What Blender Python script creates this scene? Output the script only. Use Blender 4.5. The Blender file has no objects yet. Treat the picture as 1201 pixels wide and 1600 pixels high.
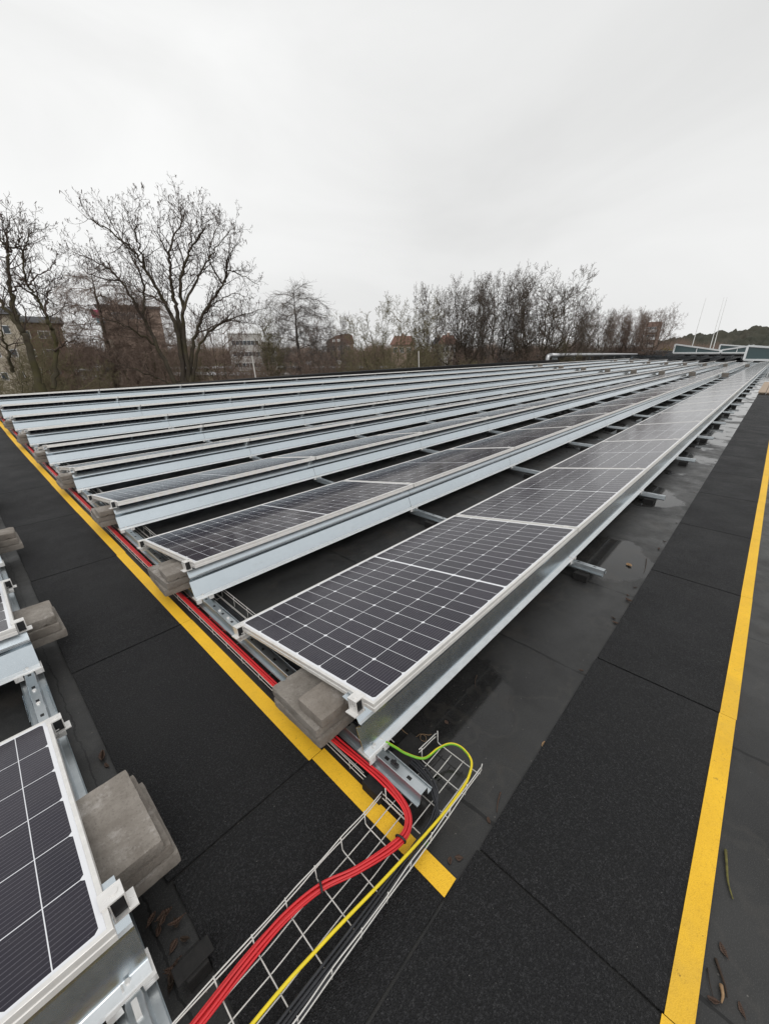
import bpy, math, random
import numpy as np
from mathutils import Vector, Matrix

# ------------------------------------------------------------------ camera, sky, light
SC = bpy.context.scene
COL = SC.collection
R = math.radians
CAM_H = 1.474
cd = bpy.data.cameras.new("camera")
cd.sensor_fit = 'HORIZONTAL'; cd.sensor_width = 36.0
cd.lens = 36.0 * 620.88 / 1201.0
cd.clip_start = 0.02; cd.clip_end = 3000
cam = bpy.data.objects.new("camera", cd); COL.objects.link(cam)
cam.location = (0, 0, CAM_H)
cam.rotation_euler = (1.18612, 0.00459, -0.81958)
SC.camera = cam

SUN_EL, SUN_AZ = R(48), R(215)       # behind the viewer's shoulder, veiled by cloud
w = bpy.data.worlds.new("World"); SC.world = w; w.use_nodes = True
wt = w.node_tree; wt.nodes.clear()
wo = wt.nodes.new('ShaderNodeOutputWorld'); bg = wt.nodes.new('ShaderNodeBackground')
sky = wt.nodes.new('ShaderNodeTexSky'); sky.sky_type = 'NISHITA'; sky.sun_disc = False
sky.sun_elevation = SUN_EL; sky.sun_rotation = SUN_AZ
sky.air_density = 1.0; sky.dust_density = 4.0
hs = wt.nodes.new('ShaderNodeHueSaturation'); hs.inputs['Saturation'].default_value = 0.06
wt.links.new(sky.outputs[0], hs.inputs['Color'])
tc = wt.nodes.new('ShaderNodeTexCoord')
sep = wt.nodes.new('ShaderNodeSeparateXYZ'); wt.links.new(tc.outputs['Generated'], sep.inputs[0])
# overcast cloud deck: soft grey layer with faint mottling, a touch darker towards +x (down the roof)
nz = wt.nodes.new('ShaderNodeTexNoise'); nz.inputs['Scale'].default_value = 1.7; nz.inputs['Detail'].default_value = 6; nz.inputs['Distortion'].default_value = 0.6
mp = wt.nodes.new('ShaderNodeMapping'); mp.inputs['Scale'].default_value = (1, 1, 2.2)
wt.links.new(tc.outputs['Generated'], mp.inputs[0]); wt.links.new(mp.outputs[0], nz.inputs['Vector'])
r1 = wt.nodes.new('ShaderNodeMapRange'); r1.inputs[1].default_value = 0.3; r1.inputs[2].default_value = 0.7
r1.inputs[3].default_value = 8.0; r1.inputs[4].default_value = 9.6
wt.links.new(nz.outputs[0], r1.inputs[0])
r2 = wt.nodes.new('ShaderNodeMapRange'); r2.inputs[1].default_value = 0.1; r2.inputs[2].default_value = 1.0
r2.inputs[3].default_value = 1.0; r2.inputs[4].default_value = 0.87
wt.links.new(sep.outputs['X'], r2.inputs[0])
mu = wt.nodes.new('ShaderNodeMath'); mu.operation = 'MULTIPLY'
wt.links.new(r1.outputs[0], mu.inputs[0]); wt.links.new(r2.outputs[0], mu.inputs[1])
cmb = wt.nodes.new('ShaderNodeCombineColor')
tint = []
for i, f in enumerate((1.01, 1.015, 1.01)):
    m = wt.nodes.new('ShaderNodeMath'); m.operation = 'MULTIPLY'; m.inputs[1].default_value = f
    wt.links.new(mu.outputs[0], m.inputs[0]); wt.links.new(m.outputs[0], cmb.inputs[i])
mx = wt.nodes.new('ShaderNodeMix'); mx.data_type = 'RGBA'; mx.inputs[0].default_value = 0.9
wt.links.new(hs.outputs[0], mx.inputs[6]); wt.links.new(cmb.outputs[0], mx.inputs[7])
wt.links.new(mx.outputs[2], bg.inputs['Color']); bg.inputs['Strength'].default_value = 0.11
wt.links.new(bg.outputs[0], wo.inputs['Surface'])

sl = bpy.data.lights.new("sun", 'SUN'); sl.energy = 1.1; sl.angle = R(40); sl.color = (1, 0.97, 0.93)
so = bpy.data.objects.new("sun", sl); COL.objects.link(so)
sd = Vector((math.sin(SUN_AZ) * math.cos(SUN_EL), math.cos(SUN_AZ) * math.cos(SUN_EL), math.sin(SUN_EL)))
so.rotation_euler = sd.to_track_quat('Z', 'Y').to_euler(); so.location = (0, 0, 60)

SC.view_settings.view_transform = 'Standard'; SC.view_settings.look = 'None'
SC.view_settings.exposure = 0.0; SC.view_settings.gamma = 1.0
SC.view_settings.use_curve_mapping = False
SC.cycles.max_bounces = 6; SC.cycles.diffuse_bounces = 3; SC.cycles.glossy_bounces = 3
SC.cycles.use_denoising = True

# ------------------------------------------------------------------ helpers
def tag(o, label=None, cat=None, group=None, kind=None):
    if label: o['label'] = label
    if cat: o['category'] = cat
    if group: o['group'] = group
    if kind: o['kind'] = kind
    return o

def empty(name, loc=(0, 0, 0), rot=(0, 0, 0)):
    o = bpy.data.objects.new(name, None); COL.objects.link(o)
    o.location = loc; o.rotation_euler = rot; o.empty_display_size = 0.1
    return o

def copy_tree(o, parent=None):
    c = o.copy(); COL.objects.link(c)
    if parent is not None: c.parent = parent
    for ch in o.children: copy_tree(ch, c)
    return c

ORD = ['nearest', 'second', 'third', 'fourth', 'fifth', 'sixth', 'seventh', 'eighth', 'ninth', 'tenth']
def nth(n):
    if n % 100 in (11, 12, 13): return f"{n}th"
    return f"{n}" + {1: 'st', 2: 'nd', 3: 'rd'}.get(n % 10, 'th')
WORDS = ['first', 'second', 'third', 'fourth', 'fifth', 'sixth', 'seventh', 'eighth', 'ninth', 'tenth', 'eleventh', 'twelfth']

class MB:
    def __init__(s): s.v = []; s.f = []; s.mi = []
    def quad(s, *p, mi=0):
        b = len(s.v); s.v += [tuple(q) for q in p]; s.f.append(tuple(range(b, b + len(p)))); s.mi.append(mi)
    def box(s, x0, x1, y0, y1, z0, z1, M=None, mi=0):
        c = [(x0, y0, z0), (x1, y0, z0), (x1, y1, z0), (x0, y1, z0), (x0, y0, z1), (x1, y0, z1), (x1, y1, z1), (x0, y1, z1)]
        if M is not None: c = [tuple(M @ Vector(p)) for p in c]
        b = len(s.v); s.v += c
        for f in ((0, 3, 2, 1), (4, 5, 6, 7), (0, 1, 5, 4), (1, 2, 6, 5), (2, 3, 7, 6), (3, 0, 4, 7)):
            s.f.append(tuple(b + i for i in f)); s.mi.append(mi)
    def tube(s, pts, r, n=8, cap=True, mi=0, stripe=None):
        P = [Vector(p) for p in pts]; N = len(P); rr = r if isinstance(r, (list, tuple)) else [r] * N
        b = len(s.v); t0 = (P[1] - P[0]).normalized()
        u = t0.orthogonal().normalized()
        for i in range(N):
            t = (P[min(i + 1, N - 1)] - P[max(i - 1, 0)]).normalized()
            u = (u - t * u.dot(t)).normalized(); q = t.cross(u)
            for k in range(n):
                a = 2 * math.pi * k / n
                s.v.append(tuple(P[i] + (u * math.cos(a) + q * math.sin(a)) * rr[i]))
        for i in range(N - 1):
            for k in range(n):
                k2 = (k + 1) % n
                s.f.append((b + i * n + k, b + i * n + k2, b + (i + 1) * n + k2, b + (i + 1) * n + k))
                s.mi.append(stripe(i, k) if stripe else mi)
        if cap:
            s.f.append(tuple(b + k for k in reversed(range(n)))); s.mi.append(mi)
            s.f.append(tuple(b + (N - 1) * n + k for k in range(n))); s.mi.append(mi)
    def sheet_x(s, prof, x0, x1, th, mi=0, segmi={}):
        """thin bent sheet: (y,z) profile run along x, thickness th on the inner side"""
        n = len(prof); off = []
        for i in range(n):
            a = Vector(prof[max(i - 1, 0)]); c = Vector(prof[min(i + 1, n - 1)])
            d = (c - a).normalized(); off.append((prof[i][0] - d.y * th * -1, prof[i][1] - d.x * th))
        loop = list(prof) + off[::-1]
        b = len(s.v)
        for x in (x0, x1):
            s.v += [(x, p[0], p[1]) for p in loop]
        m = len(loop)
        for i in range(m):
            j = (i + 1) % m
            s.f.append((b + i, b + m + i, b + m + j, b + j)); s.mi.append(segmi.get(i, mi))
        for i in range(n - 1):
            s.f.append((b + i, b + i + 1, b + m - 2 - i, b + m - 1 - i)); s.mi.append(mi)
            s.f.append((b + m + i + 1, b + m + i, b + 2 * m - 1 - i, b + 2 * m - 2 - i)); s.mi.append(mi)
    def build(s, name, mats, parent=None, smooth=False, bevel=0, loc=None):
        me = bpy.data.meshes.new(name); me.from_pydata(s.v, [], s.f)
        if not isinstance(mats, (list, tuple)): mats = [mats]
        for m in mats: me.materials.append(m)
        if any(s.mi): me.polygons.foreach_set('material_index', s.mi)
        if smooth: me.polygons.foreach_set('use_smooth', [True] * len(me.polygons))
        me.update()
        o = bpy.data.objects.new(name, me); COL.objects.link(o)
        if parent is not None: o.parent = parent
        if loc is not None: o.location = loc
        if bevel:
            bv = o.modifiers.new('bevel', 'BEVEL'); bv.width = bevel; bv.segments = 2; bv.limit_method = 'ANGLE'
        return o

def np_mesh(name, V, F, mat, parent=None, smooth=False):
    """V (n,3) float, F (m,k) int"""
    me = bpy.data.meshes.new(name); V = np.asarray(V, np.float32); F = np.asarray(F, np.int32)
    me.vertices.add(len(V)); me.vertices.foreach_set('co', V.ravel())
    k = F.shape[1]; me.loops.add(F.size); me.loops.foreach_set('vertex_index', F.ravel())
    me.polygons.add(len(F)); me.polygons.foreach_set('loop_start', np.arange(0, F.size, k, dtype=np.int32))
    if smooth: me.polygons.foreach_set('use_smooth', np.ones(len(F), bool))
    me.update(calc_edges=True); me.materials.append(mat)
    o = bpy.data.objects.new(name, me); COL.objects.link(o)
    if parent is not None: o.parent = parent
    return o

def spline(pts, per=10):
    P = [Vector(p) for p in pts]; P = [P[0] * 2 - P[1]] + P + [P[-1] * 2 - P[-2]]; out = []
    for i in range(1, len(P) - 2):
        a, b, c, d = P[i - 1], P[i], P[i + 1], P[i + 2]
        for k in range(per):
            t = k / per
            out.append(0.5 * ((2 * b) + (c - a) * t + (2 * a - 5 * b + 4 * c - d) * t * t + (3 * b - a - 3 * c + d) * t ** 3))
    out.append(P[-2]); return out

# ------------------------------------------------------------------ node material helper
class NT:
    def __init__(s, name, color=(0.5, 0.5, 0.5), rough=0.5, metal=0.0, spec=0.5):
        s.m = bpy.data.materials.new(name); s.m.use_nodes = True
        s.t = s.m.node_tree; s.b = s.t.nodes['Principled BSDF']
        s.b.inputs['Base Color'].default_value = (*color, 1); s.b.inputs['Roughness'].default_value = rough
        s.b.inputs['Metallic'].default_value = metal; s.b.inputs['Specular IOR Level'].default_value = spec
        s._tc = None
    def n(s, typ, **kw):
        x = s.t.nodes.new(typ)
        for k, v in kw.items(): setattr(x, k, v)
        return x
    def L(s, a, b): s.t.links.new(a, b)
    def co(s, out='Object'):
        if s._tc is None: s._tc = s.n('ShaderNodeTexCoord')
        return s._tc.outputs[out]
    def world(s):
        return s.n('ShaderNodeNewGeometry').outputs['Position']
    def xyz(s, v):
        x = s.n('ShaderNodeSeparateXYZ'); s.L(v, x.inputs[0]); return x.outputs
    def mth(s, op, *a):
        x = s.n('ShaderNodeMath', operation=op)
        for i, v in enumerate(a):
            if isinstance(v, (int, float)): x.inputs[i].default_value = v
            else: s.L(v, x.inputs[i])
        return x.outputs[0]
    def noise(s, scale, detail=3, rough=0.55, vec=None, stretch=None):
        x = s.n('ShaderNodeTexNoise'); x.inputs['Scale'].default_value = scale
        x.inputs['Detail'].default_value = detail; x.inputs['Roughness'].default_value = rough
        v = vec if vec is not None else s.co()
        if stretch:
            mp = s.n('ShaderNodeMapping'); mp.inputs['Scale'].default_value = stretch; s.L(v, mp.inputs[0]); v = mp.outputs[0]
        s.L(v, x.inputs['Vector']); return x.outputs[0]
    def vor(s, scale, vec=None, feature='F1', out=0):
        x = s.n('ShaderNodeTexVoronoi'); x.feature = feature; x.inputs['Scale'].default_value = scale
        s.L(vec if vec is not None else s.co(), x.inputs['Vector']); return x.outputs[out]
    def rng(s, v, a, b, c, d):
        x = s.n('ShaderNodeMapRange'); s.L(v, x.inputs[0])
        for i, q in enumerate((a, b, c, d)): x.inputs[i + 1].default_value = q
        return x.outputs[0]
    def mix(s, f, a, b):
        x = s.n('ShaderNodeMix', data_type='RGBA')
        if isinstance(f, (int, float)): x.inputs[0].default_value = f
        else: s.L(f, x.inputs[0])
        for i, v in ((6, a), (7, b)):
            if isinstance(v, tuple): x.inputs[i].default_value = (*v, 1) if len(v) == 3 else v
            else: s.L(v, x.inputs[i])
        return x.outputs[2]
    def col(s, c): s.L(c, s.b.inputs['Base Color'])
    def rgh(s, r): s.L(r, s.b.inputs['Roughness'])
    def bump(s, h, dist=0.002, st=0.5):
        x = s.n('ShaderNodeBump'); x.inputs['Distance'].default_value = dist; x.inputs['Strength'].default_value = st
        s.L(h, x.inputs['Height']); s.L(x.outputs[0], s.b.inputs['Normal'])

def rough_mat(name, c1, c2, scale, rough=0.8, bump=0.0, spec=0.4, metal=0.0, detail=4):
    t = NT(name, c1, rough, metal, spec); f = t.rng(t.noise(scale, detail), 0.3, 0.7, 0, 1)
    t.col(t.mix(f, c1, c2))
    if bump: t.bump(t.noise(scale * 3, 3), bump)
    return t.m

# --- panel glass with cells
def cell_mat():
    t = NT('photovoltaic cells under wet glass', (0.01, 0.01, 0.016), 0.12, 0, 0.30)
    x, y, z = t.xyz(t.co())
    px, py, gap = 0.08035, 0.1600, 0.012
    u = t.mth('SUBTRACT', x, 0.0224)
    side = t.mth('GREATER_THAN', x, 0.9925)
    u = t.mth('SUBTRACT', u, t.mth('MULTIPLY', side, gap))
    cxn = t.mth('DIVIDE', u, px); cyn = t.mth('DIVIDE', t.mth('SUBTRACT', y, 0.020), py)
    def edge(c, pitch):
        f = t.mth('FRACT', c); return t.mth('MULTIPLY', t.mth('MINIMUM', f, t.mth('SUBTRACT', 1.0, f)), pitch)
    dx = edge(cxn, px); dy = edge(cyn, py)
    line = t.mth('MAXIMUM', t.mth('LESS_THAN', dx, 0.0011), t.mth('LESS_THAN', dy, 0.0013))
    dx2 = edge(t.mth('MULTIPLY', cxn, 0.5), px * 2)
    ch = t.mth('LESS_THAN', t.mth('ADD', dx2, dy), 0.0105)
    line = t.mth('MAXIMUM', line, ch)
    # white middle band and margins
    mid = t.mth('LESS_THAN', t.mth('ABSOLUTE', t.mth('SUBTRACT', x, 0.9925)), gap * 0.5 + 0.001)
    out = t.mth('MAXIMUM', t.mth('LESS_THAN', cxn, 0.0), t.mth('GREATER_THAN', cxn, 24.0))
    out = t.mth('MAXIMUM', out, t.mth('MAXIMUM', t.mth('LESS_THAN', cyn, 0.0), t.mth('GREATER_THAN', cyn, 6.0)))
    white = t.mth('MAXIMUM', t.mth('MAXIMUM', line, mid), out)
    bus = t.mth('LESS_THAN', edge(t.mth('MULTIPLY', cyn, 12.0), py / 12), 0.00055)
    # small per-cell tone change and dust film
    cv = t.n('ShaderNodeCombineXYZ'); t.L(t.mth('FLOOR', cxn), cv.inputs[0]); t.L(t.mth('FLOOR', cyn), cv.inputs[1])
    wn = t.n('ShaderNodeTexWhiteNoise', noise_dimensions='2D'); t.L(cv.outputs[0], wn.inputs['Vector'])
    base = t.mix(wn.outputs[0], (0.0120, 0.0105, 0.0195), (0.0175, 0.0145, 0.0255))
    c = t.mix(t.mth('MULTIPLY', bus, 0.45), base, (0.26, 0.25, 0.29))
    c = t.mix(white, c, (0.72, 0.73, 0.76))
    dust = t.rng(t.noise(9, 5, 0.7, t.world()), 0.35, 0.75, 0.0, 0.035)
    c = t.mix(dust, c, (0.30, 0.28, 0.26))
    sp = t.mth('LESS_THAN', t.vor(95, t.world()), 0.07)
    c = t.mix(t.mth('MULTIPLY', sp, 0.22), c, (0.42, 0.42, 0.44))
    t.col(c)
    t.rgh(t.rng(t.noise(5, 4, 0.6, t.world()), 0.3, 0.7, 0.10, 0.15))
    h = t.mth('SUBTRACT', 0.3, t.mth('MINIMUM', t.vor(150, t.world()), 0.3))
    t.bump(h, 0.004, 0.10)
    return t.m

def galv_mat(name, c1=(0.54, 0.595, 0.635), c2=(0.575, 0.63, 0.67), rough=0.20, drops=True, holes=False):
    t = NT(name, c1, rough, 1.0, 0.5)
    g = t.world()
    f = t.rng(t.noise(16, 5, 0.65, g), 0.3, 0.7, 0, 1)
    run = t.noise(0.7, 3, 0.6, g); spk = t.vor(60, g, out=1)
    f = t.mth('ADD', t.mth('MULTIPLY', f, 0.75), t.mth('MULTIPLY', t.xyz(spk)[0], 0.25))
    c = t.mix(f, c1, c2)
    c = t.mix(t.rng(run, 0.4, 0.7, 0, 0.3), c, tuple(q * 0.78 for q in c1))
    c = t.mix(t.rng(t.noise(22, 5, 0.75, g, (0.35, 1, 1)), 0.6, 0.78, 0, 0.4), c, (0.42, 0.43, 0.42))
    if drops:
        d = t.mth('LESS_THAN', t.vor(75, g), 0.13)
        c = t.mix(t.mth('MULTIPLY', d, 0.2), c, (0.85, 0.88, 0.9))
        t.bump(t.mth('MINIMUM', t.vor(75, g), 0.2), 0.003, 0.015)
    if holes:
        x, y, z = t.xyz(t.co())
        hy = t.mth('ABSOLUTE', t.mth('SUBTRACT', t.mth('FRACT', t.mth('DIVIDE', y, 0.105)), 0.5))
        hm = t.mth('MULTIPLY', t.mth('LESS_THAN', hy, 0.085), t.mth('LESS_THAN', t.mth('ABSOLUTE', x), 0.0062))
        hm = t.mth('MULTIPLY', hm, t.mth('GREATER_THAN', z, 0.0975))
        c = t.mix(hm, c, (0.004, 0.004, 0.004))
        t.L(t.mth('MULTIPLY', t.mth('SUBTRACT', 1.0, hm), 1.0), t.b.inputs['Metallic'])
    t.col(c); t.rgh(t.rng(t.noise(40, 3, 0.6, g), 0.3, 0.7, rough - 0.02, rough + 0.03))
    return t.m

def alu_mat(name, c=(0.74, 0.73, 0.71), rough=0.38):
    t = NT(name, c, rough, 0.35, 0.5); g = t.world()
    f = t.rng(t.noise(30, 4, 0.6, g), 0.3, 0.75, 0, 1)
    t.col(t.mix(f, c, tuple(q * 0.84 for q in c))); t.rgh(t.rng(t.noise(60, 2, 0.5, g), 0.3, 0.7, rough - 0.1, rough + 0.15))
    return t.m

def roof_mat():
    t = NT('wet bitumen roofing', (0.03, 0.03, 0.031), 0.4, 0, 0.42); g = t.world()
    x, y, z = t.xyz(g)
    wob = t.mth('MULTIPLY', t.mth('SUBTRACT', t.noise(2.2, 4, 0.6, g), 0.5), 0.05)
    s = t.mth('DIVIDE', t.mth('ADD', t.mth('SUBTRACT', x, 1.76), wob), 0.905)
    fr = t.mth('FRACT', t.mth('ADD', s, 200.0)); e = t.mth('MINIMUM', fr, t.mth('SUBTRACT', 1.0, fr))
    seam = t.mth('LESS_THAN', e, t.rng(t.noise(6, 3, 0.6, g), 0.3, 0.7, 0.003, 0.012))
    # slightly paler lap band next to the seam
    lap = t.mth('LESS_THAN', fr, 0.09)
    # long seam running along the left walkway strip
    wob2 = t.mth('MULTIPLY', t.mth('SUBTRACT', t.noise(9, 4, 0.7, g), 0.5), 0.045)
    ls = t.mth('LESS_THAN', t.mth('ABSOLUTE', t.mth('ADD', t.mth('ADD', x, 0.012), wob2)), 0.0030)
    ls = t.mth('MULTIPLY', ls, t.mth('GREATER_THAN', y, 0.5))
    dry = t.rng(t.noise(1.3, 5, 0.62, g), 0.38, 0.66, 0, 1)
    c = t.mix(dry, (0.010, 0.010, 0.0102), (0.025, 0.025, 0.0245))
    grit = t.noise(330, 2, 0.7, g)
    c = t.mix(t.rng(grit, 0.52, 0.78, 0, 0.6), c, (0.085, 0.083, 0.08))
    c = t.mix(t.mth('MULTIPLY', t.mth('LESS_THAN', t.vor(24, g), 0.05), 0.6), c, (0.16, 0.15, 0.14))
    silt = t.mth('SUBTRACT', 1.0, t.mth('MINIMUM', t.mth('MULTIPLY', t.mth('ABSOLUTE', t.mth('SUBTRACT', t.noise(1.7, 4, 0.6, g), 0.47)), 60.0), 1.0))
    c = t.mix(t.mth('MULTIPLY', silt, 0.13), c, (0.075, 0.068, 0.058))
    brown = t.rng(t.noise(3.1, 5, 0.7, g), 0.55, 0.75, 0, 0.55)
    c = t.mix(brown, c, (0.030, 0.024, 0.018))
    c = t.mix(t.mth('MULTIPLY', lap, 0.06), c, (0.052, 0.052, 0.052))
    c = t.mix(t.mth('MAXIMUM', seam, ls), c, (0.004, 0.004, 0.004))
    t.col(c)
    # standing water: a level film in shallow hollows, stronger near x=3..4 and below the near beam
    def pond(cx, cy, sx, sy):
        a = t.mth('DIVIDE', t.mth('SUBTRACT', x, cx), sx); b = t.mth('DIVIDE', t.mth('SUBTRACT', y, cy), sy)
        return t.mth('SUBTRACT', 1.0, t.mth('ADD', t.mth('MULTIPLY', a, a), t.mth('MULTIPLY', b, b)))
    pn = t.mth('SUBTRACT', t.noise(1.7, 4, 0.6, g), 0.5)
    p = t.mth('MAXIMUM', pond(1.05, 0.75, 0.5, 0.34), pond(3.15, 0.62, 0.42, 0.3))
    p = t.mth('MAXIMUM', p, pond(4.9, 0.75, 0.5, 0.36))
    p = t.mth('ADD', p, t.mth('MULTIPLY', pn, 3.0))
    far = t.rng(x, 5.0, 9.0, -0.45, 0.25)
    p = t.mth('MAXIMUM', p, t.mth('ADD', t.mth('MULTIPLY', pn, 3.0), far))
    wet = t.rng(p, -0.02, 0.22, 0, 1)
    ro = t.rng(t.noise(5, 5, 0.65, g), 0.3, 0.7, 0.28, 0.60)
    mxr = t.n('ShaderNodeMix', data_type='FLOAT'); t.L(wet, mxr.inputs[0]); t.L(ro, mxr.inputs[2]); mxr.inputs[3].default_value = 0.05
    t.rgh(mxr.outputs[0])
    hh = t.mth('ADD', t.mth('MULTIPLY', grit, 0.5), t.mth('MULTIPLY', t.mth('MAXIMUM', seam, ls), -1.2))
    hh = t.mth('MULTIPLY', hh, t.mth('SUBTRACT', 1.0, t.mth('MULTIPLY', wet, 0.93)))
    t.bump(hh, 0.0035, 0.35)
    return t.m

def mat_mat():
    t = NT('black rubber granulate', (0.016, 0.016, 0.017), 0.8, 0, 0.35); g = t.world()
    a = t.vor(230, g); n2 = t.noise(2.6, 4, 0.6, g); n3 = t.noise(175, 3, 0.8, g); n4 = t.noise(45, 4, 0.7, g)
    c = t.mix(t.rng(n2, 0.3, 0.7, 0, 1), (0.0062, 0.0064, 0.0074), (0.0110, 0.0113, 0.0126))
    c = t.mix(t.rng(n3, 0.5, 0.72, 0, 0.9), c, (0.070, 0.070, 0.074))
    c = t.mix(t.rng(n4, 0.5, 0.75, 0, 0.45), c, (0.005, 0.005, 0.006))
    c = t.mix(t.rng(t.noise(0.9, 6, 0.72, g), 0.5, 0.72, 0, 0.26), c, (0.034, 0.033, 0.031))
    speck = t.mth('LESS_THAN', t.vor(33, g), 0.04)
    c = t.mix(t.mth('MULTIPLY', speck, 0.55), c, (0.32, 0.31, 0.29))
    t.col(c); t.rgh(t.rng(n2, 0.3, 0.7, 0.58, 0.82))
    t.bump(t.mth('ADD', a, t.mth('MULTIPLY', n3, 1.5)), 0.008, 1.0)
    return t.m

def yellow_mat():
    t = NT('yellow marking paint', (0.75, 0.42, 0.02), 0.6, 0, 0.4); g = t.world()
    n3 = t.noise(230, 2, 0.7, g); n2 = t.noise(5, 4, 0.6, g)
    c = t.mix(t.rng(n2, 0.3, 0.7, 0, 1), (0.82, 0.485, 0.022), (0.72, 0.42, 0.02))
    c = t.mix(t.rng(t.noise(120, 3, 0.78, g), 0.52, 0.75, 0, 0.5), c, (0.44, 0.25, 0.014))
    c = t.mix(t.rng(t.noise(1.6, 5, 0.7, g), 0.52, 0.75, 0, 0.35), c, (0.36, 0.24, 0.06))
    wear = t.mth('MULTIPLY', t.mth('GREATER_THAN', t.noise(38, 5, 0.78, g), 0.665), 0.7)
    c = t.mix(wear, c, (0.14, 0.09, 0.02))
    t.col(c); t.bump(t.mth('ADD', t.vor(300, g), n3), 0.004, 0.3); return t.m

def paver_mat():
    t = NT('grey brown concrete', (0.2, 0.18, 0.16), 0.85, 0, 0.35); g = t.co()
    oi = t.n('ShaderNodeObjectInfo'); ad = t.n('ShaderNodeVectorMath', operation='ADD'); t.L(g, ad.inputs[0])
    mpn = t.n('ShaderNodeCombineXYZ'); t.L(t.mth('MULTIPLY', oi.outputs['Random'], 7.0), mpn.inputs[0]); t.L(mpn.outputs[0], ad.inputs[1]); g = ad.outputs[0]
    c = t.mix(t.rng(t.noise(12, 6, 0.7, g), 0.3, 0.72, 0, 1), (0.15, 0.133, 0.115), (0.285, 0.262, 0.235))
    c = t.mix(t.rng(t.noise(140, 2, 0.7, g), 0.55, 0.75, 0, 0.6), c, (0.09, 0.08, 0.07))
    lime = t.mth('MULTIPLY', t.rng(t.noise(8, 7, 0.8, g), 0.53, 0.66, 0, 0.7), t.mth('GREATER_THAN', t.xyz(t.co())[2], 0.043))
    c = t.mix(lime, c, (0.42, 0.40, 0.38))
    c = t.mix(t.mth('MULTIPLY', oi.outputs['Random'], 0.35), c, (0.19, 0.155, 0.125))
    t.col(c); t.bump(t.mth('ADD', t.noise(90, 4, 0.8, g), t.mth('MULTIPLY', t.mth('LESS_THAN', t.vor(48, g), 0.2), -1.2)), 0.004, 0.7)
    return t.m

def bark_mat(name, c1, c2, moss=0.0):
    t = NT(name, c1, 0.9, 0, 0.25); g = t.world()
    c = t.mix(t.rng(t.noise(3, 4, 0.6, g), 0.3, 0.7, 0, 1), c1, c2)
    if moss:
        c = t.mix(t.rng(t.noise(1.1, 3, 0.6, g), 0.42, 0.62, 0, moss), c, (0.075, 0.07, 0.018))
    t.col(c); return t.m

M = {}
M['cells'] = cell_mat()
M['frame'] = alu_mat('anodised aluminium', (0.76, 0.745, 0.72), 0.4)
M['clamp'] = alu_mat('bare aluminium', (0.78, 0.765, 0.745), 0.33)
M['galv'] = galv_mat('galvanised steel')
M['rail'] = galv_mat('galvanised rail steel', (0.46, 0.50, 0.52), (0.60, 0.63, 0.65), 0.38, True, True)
M['edge'] = alu_mat('pale sky-lit galvanised edge', (0.80, 0.83, 0.85), 0.5)  # pale oxide on beam lip and crease, sky light added into the colour
M['wire'] = alu_mat('zinc wire', (0.62, 0.605, 0.575), 0.42)
M['roof'] = roof_mat(); M['mat'] = mat_mat(); M['yellow'] = yellow_mat(); M['paver'] = paver_mat()
M['rubber'] = rough_mat('rubber foot', (0.006, 0.006, 0.006), (0.014, 0.013, 0.0125), 40, 0.85, 0.003)
M['black'] = rough_mat('black plastic', (0.012, 0.012, 0.013), (0.018, 0.018, 0.02), 30, 0.4)
def red_mat():
    t = NT('red cable jacket', (0.7, 0.02, 0.03), 0.38, 0, 0.5); oi = t.n('ShaderNodeObjectInfo')
    c = t.mix(oi.outputs['Random'], (0.50, 0.012, 0.018), (0.80, 0.035, 0.04))
    c = t.mix(t.rng(t.noise(14, 5, 0.7, t.world()), 0.45, 0.75, 0, 0.35), c, (0.30, 0.03, 0.03)); t.col(c); return t.m
M['red'] = red_mat()
M['bcable'] = rough_mat('dark cable jacket', (0.014, 0.015, 0.018), (0.03, 0.031, 0.036), 25, 0.42)
M['ycable'] = rough_mat('yellow earth cable jacket', (0.78, 0.60, 0.02), (0.66, 0.52, 0.02), 20, 0.4)
M['gcable'] = rough_mat('green earth cable jacket', (0.16, 0.42, 0.02), (0.13, 0.36, 0.02), 20, 0.4)
M['kerb'] = rough_mat('bitumen kerb', (0.007, 0.007, 0.0075), (0.013, 0.013, 0.0135), 6, 0.8, 0.003, 0.2)
M['leaf'] = rough_mat('dead leaf', (0.072, 0.042, 0.028), (0.042, 0.024, 0.017), 60, 0.7)
M['leaf2'] = rough_mat('pale dead leaf', (0.34, 0.22, 0.12), (0.2, 0.12, 0.06), 60, 0.7)
M['twig'] = rough_mat('twig bark', (0.045, 0.028, 0.018), (0.02, 0.014, 0.01), 80, 0.85)
M['moss'] = rough_mat('mossy twig', (0.17, 0.16, 0.04), (0.07, 0.06, 0.025), 60, 0.9)

# ------------------------------------------------------------------ roof (the ground of this place)
def zr(y): return 0.0998 * (max(y, 0) / 10) ** 2 + 0.12 * (max(y - 5.0, 0) / 7) ** 2
Y_EDGE = 14.15
def roof_sheet():
    xs = [-14, 66]; ys = list(np.arange(-9, 0, 3)) + list(np.arange(0, Y_EDGE + 0.2, 0.6)) + [Y_EDGE + 0.35]
    b = MB()
    for y in ys:
        for x in xs: b.v.append((x, y, zr(y)))
    for i in range(len(ys) - 1):
        b.f.append((2 * i, 2 * i + 1, 2 * i + 3, 2 * i + 2)); b.mi.append(0)
    return b
o = roof_sheet().build('roof', M['roof'], smooth=True); tag(o, 'wet dark bitumen roof under the solar panels', 'roof', kind='structure')

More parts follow.
